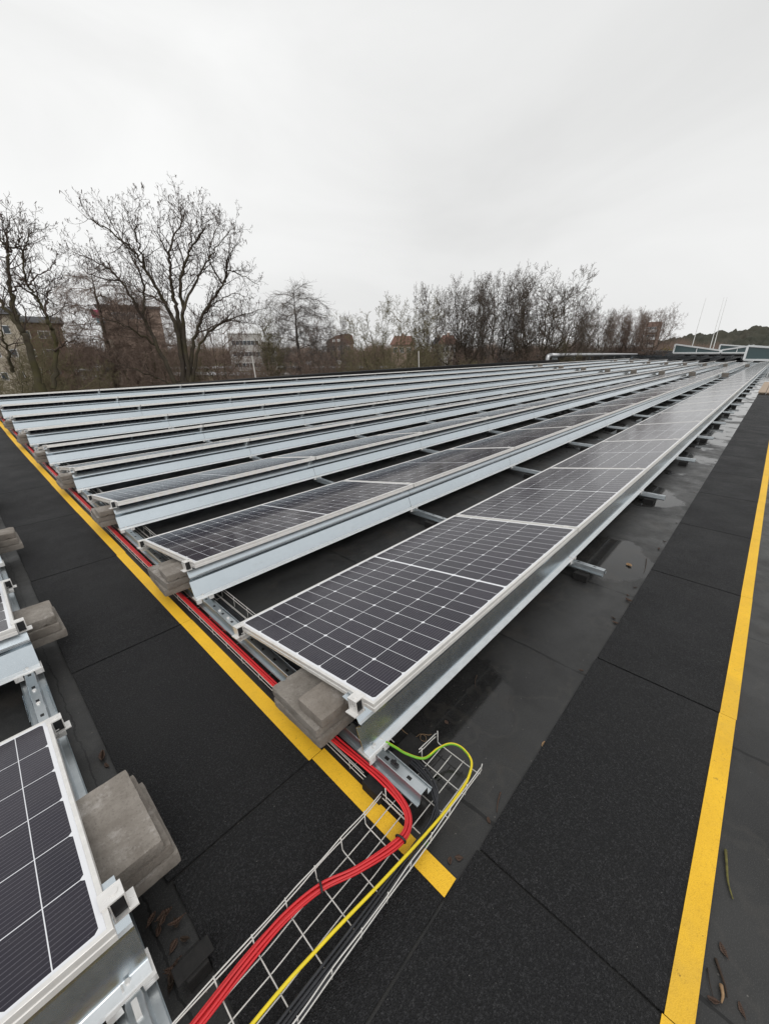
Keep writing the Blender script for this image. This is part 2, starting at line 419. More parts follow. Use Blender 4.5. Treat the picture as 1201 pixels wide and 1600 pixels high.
# kerb along the far roof edge
b = MB(); xs = [-14, 0, 4, 8, 14, 22, 30, 37.5]
tops = [0.39, 0.41, 0.48, 0.56, 0.63, 0.67, 0.70, 0.72]
for x, t_ in zip(xs, tops):
    b.v += [(x, Y_EDGE, 0.1), (x, Y_EDGE + 0.03, t_ - 0.02), (x, Y_EDGE + 0.06, t_), (x, Y_EDGE + 0.38, t_), (x, Y_EDGE + 0.4, -7.6)]
for i in range(len(xs) - 1):
    for k in range(4):
        b.f.append((5 * i + k, 5 * i + k + 1, 5 * i + 6 + k, 5 * i + 5 + k)); b.mi.append(0)
o = b.build('roof_kerb', M['kerb']); tag(o, 'black bitumen kerb along the far roof edge below the trees', 'kerb')
# ------------------------------------------------------------------ solar panels
PX, PY = 1.985, 1.0
X0, Y0, PITCH, ZF, ZB, LX = 0.715, 0.727, 1.445, 0.347, 0.171, 2.0
TILT = math.asin((ZF - ZB) / PY)
XL = -0.066
def make_panel():
    root = empty('solar_panel')
    prof = [(0.0115, -0.0025), (0.0105, 0), (0.0008, 0), (0, -0.001), (0, -0.0115), (0.0025, -0.013), (0.0025, -0.0195), (0, -0.021), (0, -0.035), (0.028, -0.035)]
    b = MB(); n = len(prof)
    for (cx, cy, sx, sy) in ((0, 0, 1, 1), (PX, 0, -1, 1), (PX, PY, -1, -1), (0, PY, 1, -1)):
        for d, z in prof: b.v.append((cx + sx * d, cy + sy * d, z))
    for c in range(4):
        c2 = (c + 1) % 4
        for k in range(n - 1):
            b.f.append((c * n + k, c2 * n + k, c2 * n + k + 1, c * n + k + 1)); b.mi.append(0)
    b.build('frame', M['frame'], root)
    g = MB(); e = 0.0112; g.box(e, PX - e, e, PY - e, -0.008, -0.0028)
    g.build('glass', M['cells'], root)
    return root
panel0 = make_panel(); used_panel = [False]
def place_panel(x, k, label):
    if used_panel[0]: o = copy_tree(panel0)
    else: o = panel0; used_panel[0] = True
    y = Y0 + k * PITCH
    o.location = (x, y, ZF + zr(y)); o.rotation_euler = (-TILT, 0, 0)
    tag(o, label, 'solar panel', 'solar panels in rows'); return o

ROWN = [31, 30, 30, 28, 28, 28, 28, 27, 26]
for k, n in enumerate(ROWN):
    for j in range(n):
        place_panel(X0 + LX * j, k, f"dark solar panel, {nth(j + 1)} from the red cable end in the {WORDS[k]} row back")
for k in range(4):
    for j in range(2 if k else 2):
        place_panel(XL - PX - LX * j, k, f"solar panel left of the walkway, {WORDS[k]} row back, {WORDS[j]} from the walkway")

# ------------------------------------------------------------------ mounting frames: one per row
BEAM_PROF = [(0.135, 0.303), (0.095, 0.303), (0.052, 0.2375), (0.041, 0.2365), (0.040, 0.231), (0.048, 0.226), (0.066, 0.205), (0.066, 0.199), (0.030, 0.112), (0.026, 0.109), (0.002, 0.107), (0.000, 0.100), (0.005, 0.098)]
def beam_mesh(x0, x1):
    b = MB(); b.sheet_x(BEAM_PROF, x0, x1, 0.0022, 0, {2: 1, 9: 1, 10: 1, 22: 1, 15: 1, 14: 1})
    return b
def clamp_end(mb, sx):
    # z-shaped end clamp: top tongue over the frame, hollow body, foot plate   (local: frame side at x=0, outward = -sx)
    def bx(xa, xb, *r):
        xa, xb = sorted((xa * sx, xb * sx)); mb.box(xa, xb, *r)
    bx(-0.034, 0.013, -0.022, 0.022, 0.000, 0.004)
    bx(-0.004, -0.001, -0.022, 0.022, -0.046, 0.0)
    bx(-0.034, -0.031, -0.022, 0.022, -0.046, 0.0)
    bx(-0.050, -0.000, -0.026, 0.026, -0.050, -0.046)
    mb.tube([(-0.017 * sx, 0, 0.003), (-0.017 * sx, 0, 0.0065)], 0.0085, 10)
beam_me = {}
def frame_row(name, k, xs, sx, label, group):
    """xs: joint positions; sx=+1 when the free end is at the low-x side"""
    y = Y0 + k * PITCH; z0 = zr(y)
    root = empty(name, (0, y, z0)); tag(root, label, 'mounting frame', group)
    n = len(xs) - 1
    for j in range(n):
        key = 'end' if j == 0 else 'mid'
        a, c = sorted((xs[j], xs[j + 1])); L = c - a - 0.004
        kk = (key, sx, round(L, 3))
        if kk in beam_me:
            o = bpy.data.objects.new('beam', beam_me[kk]); COL.objects.link(o); o.parent = root
        else:
            e = 0.028 if key == 'end' else 0.0
            x0, x1 = (-e, L) if sx > 0 else (0, L + e)
            o = beam_mesh(x0, x1).build('beam', [M['galv'], M['edge']], root); beam_me[kk] = o.data
        o.location = (a + 0.002, 0, 0)
    # end clamps, front and back
    ends = [(0.075, -0.0135), (0.955, -0.171)]
    for yy, dz in ends:
        c = MB(); clamp_end(c, sx); o = c.build('end_clamp', M['clamp'], root)
        o.location = (xs[0], yy, ZF + dz); o.rotation_euler = (-TILT, 0, 0)
        if k < 3:
            q = MB(); q.box(*sorted((-0.030 * sx, -0.005 * sx)), -0.017, 0.020, -0.044, -0.003); q = q.build('clamp_shade', M['black'], o)  # black box standing in for the shade inside the hollow clamp body
    for j in range(len(xs)):
        far = abs(xs[j]) > 26
        rx = xs[j] + (0.02 * sx if j == 0 else 0)
        f = MB()                                     # foot of the beam sitting on the base rail
        f.box(rx - 0.052, rx + 0.052, -0.006, 0.055, 0.1005, 0.1045)
        f.box(rx - 0.052, rx - 0.022, -0.010, -0.006, 0.080, 0.1045)
        f.box(rx + 0.022, rx + 0.052, -0.010, -0.006, 0.080, 0.1045)
        if not far:
            f.box(rx - 0.014, rx - 0.010, 0.01, 0.05, 0.1045, 0.112); f.tube([(rx, 0.02, 0.1045), (rx, 0.02, 0.118)], 0.006, 6)
        f.build('beam_foot', M['clamp'], root)
        s = MB()                                     # low support under the panels' back edge
        s.box(rx - 0.05, rx + 0.05, 0.93, 1.0, 0.1005, 0.104)
        s.box(rx - 0.03, rx + 0.03, 0.945, 0.949, 0.104, 0.141)
        s.box(rx - 0.035, rx + 0.035, 0.93, 0.985, 0.1405, 0.1435)
        s.box(rx - 0.03, rx + 0.03, 0.975, 0.979, 0.104, 0.138)
        s.build('back_support', M['clamp'], root)
        if 0 < j < len(xs) - 1 and not far:
            for yy in (0.08, 0.93):
                m = MB(); m.box(-0.017, 0.017, -0.02, 0.02, 0.0006, 0.0036); m.tube([(0, 0, 0.003), (0, 0, 0.008)], 0.006, 6)
                o = m.build('mid_clamp', M['clamp'], root)
                o.location = (xs[j] - 0.0075 * sx, yy * math.cos(TILT), ZF - yy * math.sin(TILT)); o.rotation_euler = (-TILT, 0, 0)
    return root
for k, n in enumerate(ROWN):
    frame_row('mounting_frame', k, [X0 + LX * j for j in range(n + 1)], 1,
              f"long galvanised steel mounting frame carrying the {WORDS[k]} panel row right of the walkway", 'mounting frames right of the walkway')
for k in range(4):
    frame_row('mounting_frame', k, [XL - LX * j for j in range(3)], -1,
              f"galvanised mounting frame under the {WORDS[k]} panel row left of the walkway", 'mounting frames left of the walkway')

# ------------------------------------------------------------------ base rails across the rows
def rail_obj(x, y0, y1, label, group):
    prof = [(-0.040, 0.068), (-0.0385, 0.060), (-0.023, 0.060), (-0.0175, 0.0985), (-0.016, 0.1), (0.016, 0.1), (0.0175, 0.0985), (0.023, 0.060), (0.0445, 0.060), (0.046, 0.068)]
    inner = [(p[0] * 0.94, p[1] - 0.002) for p in prof]
    ys = [y0] + [v for v in np.arange(math.ceil(y0 / 1.5) * 1.5, y1, 1.5) if v > y0 + 0.1] + [y1]
    b = MB(); loop = prof + inner[::-1]; m = len(loop)
    for y in ys:
        for px, pz in loop: b.v.append((px, y, pz + zr(y)))
    for i in range(len(ys) - 1):
        for q in range(m):
            q2 = (q + 1) % m
            b.f.append((i * m + q, i * m + q2, (i + 1) * m + q2, (i + 1) * m + q)); b.mi.append(0)
    np_ = len(prof)
    for i in (0, len(ys) - 1):
        for q in range(np_ - 1):
            f = (i * m + q, i * m + q + 1, i * m + m - 2 - q, i * m + m - 1 - q); b.f.append(f if i else f[::-1]); b.mi.append(0)
    o = b.build('base_rail', M['rail']); o.location = (x, 0, 0); tag(o, label, 'rail', group); return o
NR = 31
for j in range(NR + 1):
    lab = f"galvanised base rail crossing under the panel rows at the {nth(j)} panel joint" if j else 'galvanised base rail beside the red cables under the panel ends'
    rail_obj(X0 + LX * j + (0.02 if j == 0 else 0), 0.512, Y0 + 8 * PITCH + 1.1 if j < 27 else Y0 + 3 * PITCH + 1.1, lab, 'base rails across the right panel rows')
rail_obj(XL - 0.02, 0.628, 6.4, 'galvanised base rail under the panel ends left of the walkway', 'base rails left of the walkway')
rail_obj(XL - LX, 0.628, 6.4, 'galvanised base rail under the left panels farther from the walkway', 'base rails left of the walkway')
# sleeve and bolts on the near rails
for (x, y, lab) in ((XL - 0.02, 1.97, 'galvanised splice plate on the left rail between two panel rows'), (X0 + 0.02, 1.93, 'galvanised splice plate on the right rail between two panel rows')):
    t_ = empty('splice_plate', (x, y, 0)); tag(t_, lab, 'bracket')
    s = MB(); s.box(-0.019, 0.019, -0.10, 0.10, 0.1012, 0.1035); s.box(-0.044, -0.041, -0.1, 0.1, 0.0615, 0.074); s.box(0.038, 0.041, -0.1, 0.1, 0.0615, 0.074)
    s.build('plate', M['galv'], t_)
    for dy in (-0.05, 0.05):
        q = MB(); q.tube([(0, dy, 0.1035), (0, dy, 0.110)], 0.008, 6); q.build('bolt', M['clamp'], t_)
b = MB(); b.box(-0.006, 0.006, -0.016, 0.016, 0.1005, 0.113); b.tube([(0, 0, 0.113), (0, 0, 0.121)], 0.007, 6)
o = b.build('rail_bolt', M['black'], loc=(X0 + 0.02, 0.645, 0)); tag(o, 'small dark bolt clip on the near end of the right rail', 'bolt')
b = MB(); b.box(-0.006, 0.006, -0.02, 0.02, 0.1005, 0.108)
o = b.build('rail_bolt', M['clamp'], loc=(XL - 0.02, 0.69, 0)); tag(o, 'bright bolt clip on the left rail below the nearest beam', 'bolt')

# rubber feet under the rails
def pad(x, y, label, w=0.30, d=0.085):
    b = MB(); z0 = zr(y)
    b.box(-w / 2, w / 2, -d / 2, d / 2, 0.0, 0.052); b.box(-0.046, 0.046, -d / 2 + .008, d / 2 - .008, 0.052, 0.0575)
    o = b.build('rubber_foot', M['rubber'], bevel=0.004, loc=(x, y, z0 + 0.001)); tag(o, label, 'rubber foot', 'rubber feet under the rails'); return o
pad(0.772, 0.672, 'black rubber foot under the near end of the rail by the red cables', 0.27)
pad(0.035, 0.70, 'black rubber foot on the roof below the nearest left panel beside the mat', 0.055, 0.06)
for j in range(1, 22):
    pad(X0 + LX * j, 0.635, f"black rubber foot under the {nth(j)} rail end sticking out of the first row", 0.17, 0.09)
for j in range(1, 6):
    pad(X0 + LX * j, 1.93, f"black rubber foot under the {nth(j)} rail between the first and second rows", 0.17, 0.09)

# ------------------------------------------------------------------ concrete ballast pavers
rnd = random.Random(7)
def paver_me(w, d, h=0.0445, seed=1):
    r_ = random.Random(seed); nx, ny, nz = int(w / .0148), int(d / .0148), 4; idx = {}; b = MB()
    def vid(i, j, k):
        if (i, j, k) in idx: return idx[i, j, k]
        x, y, z = w * (i / nx - .5), d * (j / ny - .5), h * k / nz
        ed = (i in (0, nx)) + (j in (0, ny)) + (k in (0, nz))
        q = (.0012 if ed == 2 else (.0022 if ed == 3 else 0)) + (r_.uniform(0, .0008) if ed >= 2 else 0) + (.0045 if ed >= 2 and r_.random() < .03 else 0)
        sx = -1 if i == nx else (1 if i == 0 else 0); sy = -1 if j == ny else (1 if j == 0 else 0); sz = -1 if k == nz else (1 if k == 0 else 0)
        m = r_.uniform(-.0004, .0004)
        idx[i, j, k] = len(b.v); b.v.append((x + sx * (q + m), y + sy * (q + m), z + sz * q * .8)); return idx[i, j, k]
    def face(f): 
        b.f.append(f); b.mi.append(0)
    for i in range(nx):
        for j in range(ny):
            face((vid(i, j, nz), vid(i + 1, j, nz), vid(i + 1, j + 1, nz), vid(i, j + 1, nz))); face((vid(i, j, 0), vid(i, j + 1, 0), vid(i + 1, j + 1, 0), vid(i + 1, j, 0)))
    for k in range(nz):
        for i in range(nx):
            face((vid(i, 0, k), vid(i + 1, 0, k), vid(i + 1, 0, k + 1), vid(i, 0, k + 1))); face((vid(i + 1, ny, k), vid(i, ny, k), vid(i, ny, k + 1), vid(i + 1, ny, k + 1)))
        for j in range(ny):
            face((vid(0, j + 1, k), vid(0, j, k), vid(0, j, k + 1), vid(0, j + 1, k + 1))); face((vid(nx, j, k), vid(nx, j + 1, k), vid(nx, j + 1, k + 1), vid(nx, j, k + 1)))
    return b.build('concrete_paver', M['paver'])
pv_full = paver_me(0.30, 0.30); pv_half = paver_me(0.30, 0.148); pused = {'f': False, 'h': False}
def put_paver(kind, x, y, z, rot, label, group='ballast pavers'):
    src = pv_full if kind == 'f' else pv_half
    if pused[kind]: o = src.copy(); COL.objects.link(o)
    else: o = src; pused[kind] = True
    o.location = (x, y, z); o.rotation_euler = (0, 0, rot); tag(o, label, 'paver', group)
for k in range(9):
    y = Y0 + k * PITCH; z = zr(y) + 0.104; cx = 0.742; cyk = y + 0.315
    nm = f"beside the red cables at the end of the {WORDS[k]} row"
    put_paver('f', cx + rnd.uniform(-.012, .008), cyk + rnd.uniform(-.01, .01), z, rnd.uniform(-.05, .05), f"bottom grey concrete paver {nm}")
    put_paver('f', cx + rnd.uniform(-.008, .018), cyk + rnd.uniform(-.012, .012), z + 0.0455, rnd.uniform(-.06, .06), f"middle grey concrete paver {nm}")
    put_paver('h', cx + 0.012, cyk - 0.078 + rnd.uniform(-.01, .01), z + 0.0912, rnd.uniform(-.07, .07), f"top half-size concrete paver {nm}")
for k in range(4):
    y = Y0 + k * PITCH; z = zr(y) + 0.104; cx = -0.052; cyk = y + 0.325
    nm = f"at the panel end of the {WORDS[k]} row left of the walkway"
    put_paver('f', cx, cyk, z, rnd.uniform(-.02, .02), f"bottom concrete paver {nm}")
    put_paver('f', cx - 0.012, cyk + 0.004, z + 0.045, rnd.uniform(-.03, .03), f"middle concrete paver {nm}")
    if k == 0: put_paver('f', cx - 0.028, cyk + 0.0, z + 0.09, 0.015, "top full-size concrete paver with pale stains at the nearest left panel")
    else: put_paver('h', cx - 0.02, cyk - 0.06, z + 0.09, rnd.uniform(-.04, .04), f"top half-size concrete paver {nm}")
for jj, dist in ((14, 'midway'), (23, 'far')):
    for k in range(1, 9):
        y = Y0 + k * PITCH; z = zr(y) + 0.1005
        for q in range(5):
            pos = ['lowest', 'second', 'third', 'fourth', 'topmost'][q]
            put_paver('h', X0 + LX * jj, y - 0.165, z + 0.0451 * q, R(90) + rnd.uniform(-.03, .03), f"{pos} paver of the {dist} stack in front of the {WORDS[k]} row's beam", 'ballast pavers down the rows')

# ------------------------------------------------------------------ rubber walkway mats with yellow edge
def mat_thing(x0, x1, y0, y1, axis, label, yz=0.004):
    """axis 'y': yellow strip on the high-x side;  axis 'x': on the low-y side"""
    h = 0.009; c = ((x0 + x1) / 2, (y0 + y1) / 2); z0 = zr(c[1])
    root = empty('walkway_mat', (c[0], c[1], z0)); tag(root, label, 'rubber mat', 'rubber walkway mats')
    hx, hy = (x1 - x0) / 2 - 0.0042, (y1 - y0) / 2 - 0.0042
    sl = 0 if axis == 'x' else (zr(y1) - zr(y0)) / (y1 - y0)
    def shear(b): b.v = [(p[0], p[1], p[2] + p[1] * sl) for p in b.v]; return b
    b = MB(); b.box(-hx, hx, -hy, hy, 0.002, h); shear(b).build('mat', M['mat'], root, bevel=0.002)
    s = MB()
    if axis == 'y': s.box(hx - 0.060, hx, -hy - 0.003, hy + 0.003, h + 0.0003, h + 0.0018)
    else: s.box(-hx - 0.003, hx + 0.003, -hy, -hy + 0.056, h + 0.0003, h + 0.0018)
    shear(s).build('yellow_stripe', M['yellow'], root)
    return root
ly = [0.318, 0.94, 2.155, 3.375, 4.62, 5.87, 7.17, 8.42, 9.67, 10.9, 12.15, 13.4]
for i in range(len(ly) - 1):
    off = rnd.uniform(-.004, .004) if i else 0.012
    mat_thing(0.05 + off, 0.637 + off, ly[i], ly[i + 1], 'y', f"black rubber mat with yellow edge, {WORDS[i]} along the red cable strip from the corner")
rx = [-1.55, -0.40, 0.76, 1.92, 3.13, 4.27, 5.43, 6.53, 7.75, 9.02, 10.2, 11.35, 12.5, 13.65, 14.8, 15.95, 17.1, 18.25, 19.4]
for i in range(len(rx) - 1):
    off = rnd.uniform(-.002, .002)
    if i < 2: off = 0.005
    mat_thing(rx[i], rx[i + 1], -0.250 + off, 0.312 + off, 'x', f"black rubber mat with yellow edge, {nth(i + 1)} along the front strip")

# ------------------------------------------------------------------ wire mesh cable trays
WR = 0.0020
def wavy(p0, p1, n, amp, seed):
    r = random.Random(seed); a, c = Vector(p0), Vector(p1)
    return spline([a.lerp(c, i / n) + Vector((r.uniform(-amp, amp), r.uniform(-amp, amp), r.uniform(-amp, amp))) for i in range(n + 1)], 4)
tray = empty('cable_tray', (0.4, 0.52, 0)); tag(tray, 'wire mesh cable tray crossing the yellow stripe with red and yellow cables in it', 'cable tray')
TX = -0.4; TY = -0.52
def tb(name, wires):
    b = MB()
    for pts, r_ in wires: b.tube([(p[0] + TX, p[1] + TY, p[2]) for p in pts], r_, 6)
    return b.build(name, M['wire'], tray, smooth=True)
zb = 0.030
tb('rim_wire', [(wavy((-1.6, 0.614, 0.092), (0.640, 0.616, 0.092), 26, 0.0022, 1), WR), (wavy((-1.6, 0.616, 0.072), (0.636, 0.618, 0.072), 26, 0.0022, 2), WR)])
tb('rim_wire', [(wavy((-1.6, 0.424, 0.092), (0.945, 0.418, 0.092), 26, 0.0022, 3), WR), (wavy((-1.6, 0.421, 0.072), (0.951, 0.416, 0.072), 26, 0.0022, 4), WR)])
tb('rim_wire', [(wavy((0.845, 0.622, 0.092), (0.945, 0.616, 0.092), 3, 0.001, 5), WR), (wavy((0.848, 0.624, 0.072), (0.945, 0.618, 0.072), 3, 0.001, 6), WR)])
bw = []
for i, y in enumerate((0.592, 0.545, 0.498, 0.452)):
    bw.append((wavy((-1.6, y, zb), (0.95 if i in (1, 3) else 0.965, y, zb), 26, 0.0018, 10 + i), WR))
tb('floor_wire', bw)
cw = []
for i in range(26):
    x = 0.955 - 0.1 * i
    if x < -1.6: break
    lo, hi = 0.420, 0.617
    if 0.66 < x < 0.84: cw.append(([(x, lo, 0.095), (x, lo + 0.004, zb + 0.006), (x, lo + 0.012, zb + 0.004), (x, 0.60, zb + 0.004)], WR))
    else: cw.append(([(x, lo, 0.095), (x, lo + 0.004, zb + 0.008), (x, lo + 0.014, zb + 0.004), (x, hi - 0.014, zb + 0.004), (x, hi - 0.004, zb + 0.008), (x, hi, 0.095)], WR))
tb('cross_wire', cw)
# long tray running beside the base rail under the panel ends
tray2 = empty('cable_tray', (0.77, 1.5, 0)); tag(tray2, 'long wire mesh cable tray beside the rail under the panel ends', 'cable tray')
def tb2(name, wires):
    b = MB()
    for pts, r_ in wires: b.tube([(p[0] - 0.77, p[1] - 1.5, p[2]) for p in pts], r_, 5)
    return b.build(name, M['wire'], tray2, smooth=True)
YT = [0.53] + [0.9 + 1.2 * i for i in range(11)]
def along(x, dz, y0=0.53): return [(x + random.Random(i * 7 + int(x * 1000)).uniform(-.002, .002), y, zr(y) + dz) for i, y in enumerate([y0] + YT[1:])]
tb2('rim_wire', [(along(0.656, 0.050), WR * .85), (along(0.654, 0.030), WR * .85)])
tb2('rim_wire', [(along(0.868, 0.080, 0.75), WR), (along(0.866, 0.060, 0.75), WR)])
tb2('floor_wire', [(along(x, 0.013, 0.75), WR) for x in (0.680, 0.802, 0.826, 0.850)] + [(along(0.84, 0.036, 0.75), WR)])
cw = []
for i in range(40):
    y = 0.80 + 0.16 * i; z = zr(y)
    cw.append(([(0.655, y, z + 0.052), (0.656, y, z + 0.014), (0.66, y, z + 0.010), (0.858, y, z + 0.010), (0.866, y, z + 0.015), (0.868, y, z + 0.084)], WR * 0.6))
tb2('cross_wire', cw)

# ------------------------------------------------------------------ cables
base_red = [(0.682, 11.5, .03), (0.682, 8.0, .03), (0.682, 5.0, .03), (0.682, 4.0, .03), (0.681, 3.1, .03), (0.681, 2.3, .03), (0.680, 1.75, .034), (0.679, 1.30, .040), (0.680, 0.95, .050), (0.683, 0.76, .064), (0.684, 0.64, .068),
            (0.674, 0.545, .058), (0.638, 0.498, .053), (0.575, 0.494, .052), (0.449, 0.533, .052), (0.345, 0.578, .056), (0.235, 0.598, .056), (0.124, 0.598, .054), (-0.01, 0.588, .05), (-0.3, 0.57, .048), (-1.0, 0.56, .048), (-1.6, 0.56, .048)]
offs = [(-0.0100, 0.0), (-0.0010, 0.0), (0.0082, 0.0), (-0.0058, 0.0072), (0.0040, 0.0074)]
for c, (ox, oz) in enumerate(offs):
    r_ = random.Random(40 + c); P = []
    for i, p in enumerate(base_red):
        a = Vector(base_red[max(i - 1, 0)]); d = Vector(base_red[min(i + 1, len(base_red) - 1)]); t_ = (d - a); t_.z = 0; t_.normalize()
        nrm = Vector((t_.y, -t_.x, 0)); tight = 0.95 if 10 < i < 17 else 1.1
        P.append(Vector(p) + nrm * (-ox * tight + r_.uniform(-.0018, .0018)) + Vector((0, 0, oz + zr(p[1]) + r_.uniform(0, .0015))))
    b = MB(); b.tube(spline(P, 8), 0.0040, 8)
    o = b.build('red_cable', M['red'], smooth=True)
    tag(o, 'red cable in the bundle running beside the rail and down the wire tray', 'cable', 'red cables in the bundle')
for (i0, lab) in (((0.592, 0.4925, 0.053), 'black cable tie round the red bundle above the yellow stripe'), ((0.345, 0.578, 0.058), 'black cable tie round the red bundle on the dark mat')):
    b = MB(); nrm = Vector((0.95, 0.2, 0)) if 'above' in lab else Vector((0.9, -0.42, 0)); nrm.normalize(); v = nrm.cross(Vector((0, 0, 1)))
    pts = [Vector(i0) + v * 0.0165 * math.cos(a) + Vector((0, 0, 1)) * (0.004 + 0.0122 * math.sin(a)) for a in np.linspace(0, 2 * math.pi, 17)]
    b.tube(pts, 0.0034, 6); o = b.build('cable_tie', M['black'], smooth=True); tag(o, lab, 'cable tie')
ypts = [(0.775, 0.742, .106), (0.790, 0.690, .098), (0.802, 0.645, .092), (0.838, 0.592, .082), (0.905, 0.578, .080), (0.955, 0.556, .078), (0.972, 0.515, .076), (0.953, 0.463, .076), (0.90, 0.438, .078), (0.837, 0.431, .074), (0.696, 0.438, .064), (0.48, 0.461, .056), (0.271, 0.487, .052), (0.079, 0.500, .050), (-0.4, 0.50, .05), (-1.6, 0.49, .05)]
yp = spline(ypts, 10); b = MB(); EC0 = 7
b.tube(yp, 0.0046, 12, stripe=lambda i, k: 1 if ((k - EC0 - int(i * 0.03)) % 12) < (5 if i < 62 else 2) else 0)
b.tube(spline([(0.766, 0.765, .107), (0.771, 0.75, .107), (0.777, 0.738, .105)], 3), 0.0058, 8, mi=2)
o = b.build('earth_cable', [M['ycable'], M['gcable'], M['clamp']], smooth=True); tag(o, 'yellow and green earth cable looping from the beam foot into the tray', 'cable')
for c in range(4):
    r_ = random.Random(90 + c); q = (c - 1.5) * 0.0105
    P = [(0.815 + q, 2.2, .022), (0.812 + q, 1.5, .02), (0.806 + q, 1.0, .024), (0.806 + q, 0.78, .03), (0.812 + q * .9, 0.69, .042), (0.818 + q * .9, 0.62, .05), (0.806 + q * .9, 0.545, .047), (0.778 + q * .7, 0.492, .043), (0.735, 0.458 + q * .7, .041), (0.66, 0.446 + q * .8, .041), (0.36, 0.442 + q, .041), (0.13, 0.446 + q, .041), (-0.4, 0.45 + q, .041), (-1.6, 0.45 + q, .041)]
    P = [Vector(p) + Vector((r_.uniform(-.002, .002), r_.uniform(-.002, .002), zr(p[1]) + r_.uniform(0, .003))) for p in P]
    b = MB(); b.tube(spline(P, 8), 0.0042, 8); o = b.build('dark_cable', M['bcable'], smooth=True)
    tag(o, 'dark grey cable curving under the earth cable along the tray side', 'cable', 'dark cables in the tray')
b = MB(); b.tube(spline([(0.90, 0.79, .06), (0.905, 0.74, .03), (0.93, 0.705, .012), (0.955, 0.70, .008), (0.962, 0.677, .008), (0.944, 0.664, .008), (0.936, 0.682, .010), (0.955, 0.693, .013), (0.975, 0.672, .008), (0.985, 0.664, .01)], 8), 0.0008, 5)
o = b.build('string', M['leaf2'], smooth=True); tag(o, 'thin pale string curled on the dark roof under the nearest beam', 'string')
b = MB(); b.box(-.008, .008, -.007, .007, 0, .007); b.box(-.003, .003, -.010, .010, .002, .005)
o = b.build('cable_clip', M['gcable'], loc=(0.655, 0.440, 0.012)); o.rotation_euler = (0, 0, 0.5); tag(o, 'tiny bright green clip lying under the wire tray', 'clip')

# ------------------------------------------------------------------ litter: leaves and twigs
def leaf(x, y, L, wd, rot, curl, mat, label, seed, z=0.002):
    r_ = random.Random(seed); b = MB(); n = 7; rows = []; L *= .68; wd *= .72
    for i in range(n + 1):
        t_ = i / n; ww = wd * math.sin(math.pi * min(1, t_ * 0.93 + 0.04)) ** 0.75 * (1 + r_.uniform(-.12, .12))
        xx = (t_ - .5) * L; zz = curl * (4 * (t_ - .5) ** 2) * L * 0.25
        bend = 0.06 * L * math.sin(t_ * 3)
        rows.append([(xx, bend - ww / 2, zz + curl * ww * 0.45), (xx, bend, zz), (xx, bend + ww / 2, zz + curl * ww * r_.uniform(.2, .6))])
    for i in range(n):
        for k in range(2): b.quad(rows[i][k], rows[i + 1][k], rows[i + 1][k + 1], rows[i][k + 1])
    b.tube([(-L * .5, 0, curl * L * .25), (-L * .66, L * .03, curl * L * .3 + .001)], .0009, 4)
    o = b.build('dead_leaf', mat, smooth=True, loc=(x, y, zr(y) + z)); o.rotation_euler = (0, 0, rot)
    sol = o.modifiers.new('thick', 'SOLIDIFY'); sol.thickness = 0.0006
    tag(o, label, 'leaf', 'dead leaves on the roof'); return o
LV = [(1.255, 0.306, .055, .02, .3, .5, 'leaf2', 'pale curled leaf on wet roof against the front mat edge', 1),
      (1.08, 0.655, .032, .02, 1.2, .3, 'leaf', 'small reddish leaf on dark roof under the nearest beam', 2),
      (0.86, 0.33, .03, .016, .8, .3, 'leaf', 'brown leaf in the corner near the wire tray end', 3),
      (0.70, 0.345, .034, .022, 2.2, .3, 'leaf', 'dark brown leaf by the end of the left yellow stripe', 4),
      (0.675, 0.36, .03, .018, .5, .4, 'leaf', 'brown leaf lying nearest the cut end of the yellow stripe', 5),
      (0.035, 1.55, .07, .03, 1.3, 1.0, 'leaf', 'large curled brown leaf beside the left mat edge', 6),
      (0.035, 1.50, .04, .017, 1.75, .5, 'leaf', 'orange brown leaf tip tucked against the left mat', 7),
      (1.00, -.282, .045, .018, .6, .4, 'leaf', 'brown leaf right of the front yellow stripe next to a twig', 8),
      (0.90, -.325, .04, .014, .5, .3, 'leaf', 'dull brown leaf at the right picture edge beside the yellow stripe', 9),
      (0.872, -.272, .035, .016, 1.9, .7, 'leaf', 'crumpled dark leaf touching the front yellow stripe', 10),
      (0.792, -.292, .032, .012, .5, .2, 'leaf', 'small flat brown leaf low beside the front yellow stripe', 11),
      (0.760, -.286, .045, .018, .3, .2, 'leaf', 'largest flat brown leaf at the lower right corner', 12),
      (3.10, 0.44, .07, .05, .8, .6, 'leaf2', 'pale crumpled leaf in the puddle below the first row', 13),
      (2.60, 0.325, .06, .03, 1.2, .9, 'leaf', 'curled dark leaf against the mat beyond the first rail', 14),
      (2.30, 0.322, .05, .02, 1.6, .7, 'leaf', 'brown leaf against the mat edge before the first rail end', 15),
      (3.55, 0.335, .05, .02, .2, .7, 'leaf', 'dark leaf at the mat edge beyond the puddle', 16),
      (1.75, 3.05, .12, .06, .4, .5, 'leaf', 'orange leaf on the dark roof between second and third rows', 17),
      (2.82, 0.70, .04, .02, .2, .5, 'leaf', 'small leaf by the first rail foot under the beam', 18),
      (0.655, 1.26, .03, .014, .5, .6, 'leaf', 'tiny reddish leaf in the gap beside the first paver stack', 19)]
for (x, y, L, wd, rot, cu, m_, lab, sd_) in LV: leaf(x, y, L, wd, rot, cu, M[m_], lab, sd_)
rl = random.Random(31)
for q in range(16):
    o = leaf(rl.uniform(-.02, .042), rl.uniform(.70, .90), rl.uniform(.03, .06), rl.uniform(.012, .024), rl.uniform(0, 6.3), rl.uniform(.2, 1.0), M['leaf'] if q % 3 else M['twig'], 'wet brown leaf in the litter below the nearest left panel end', 300 + q, .002 + .0012 * q)
    o['group'] = 'leaf litter by the nearest left panel end'
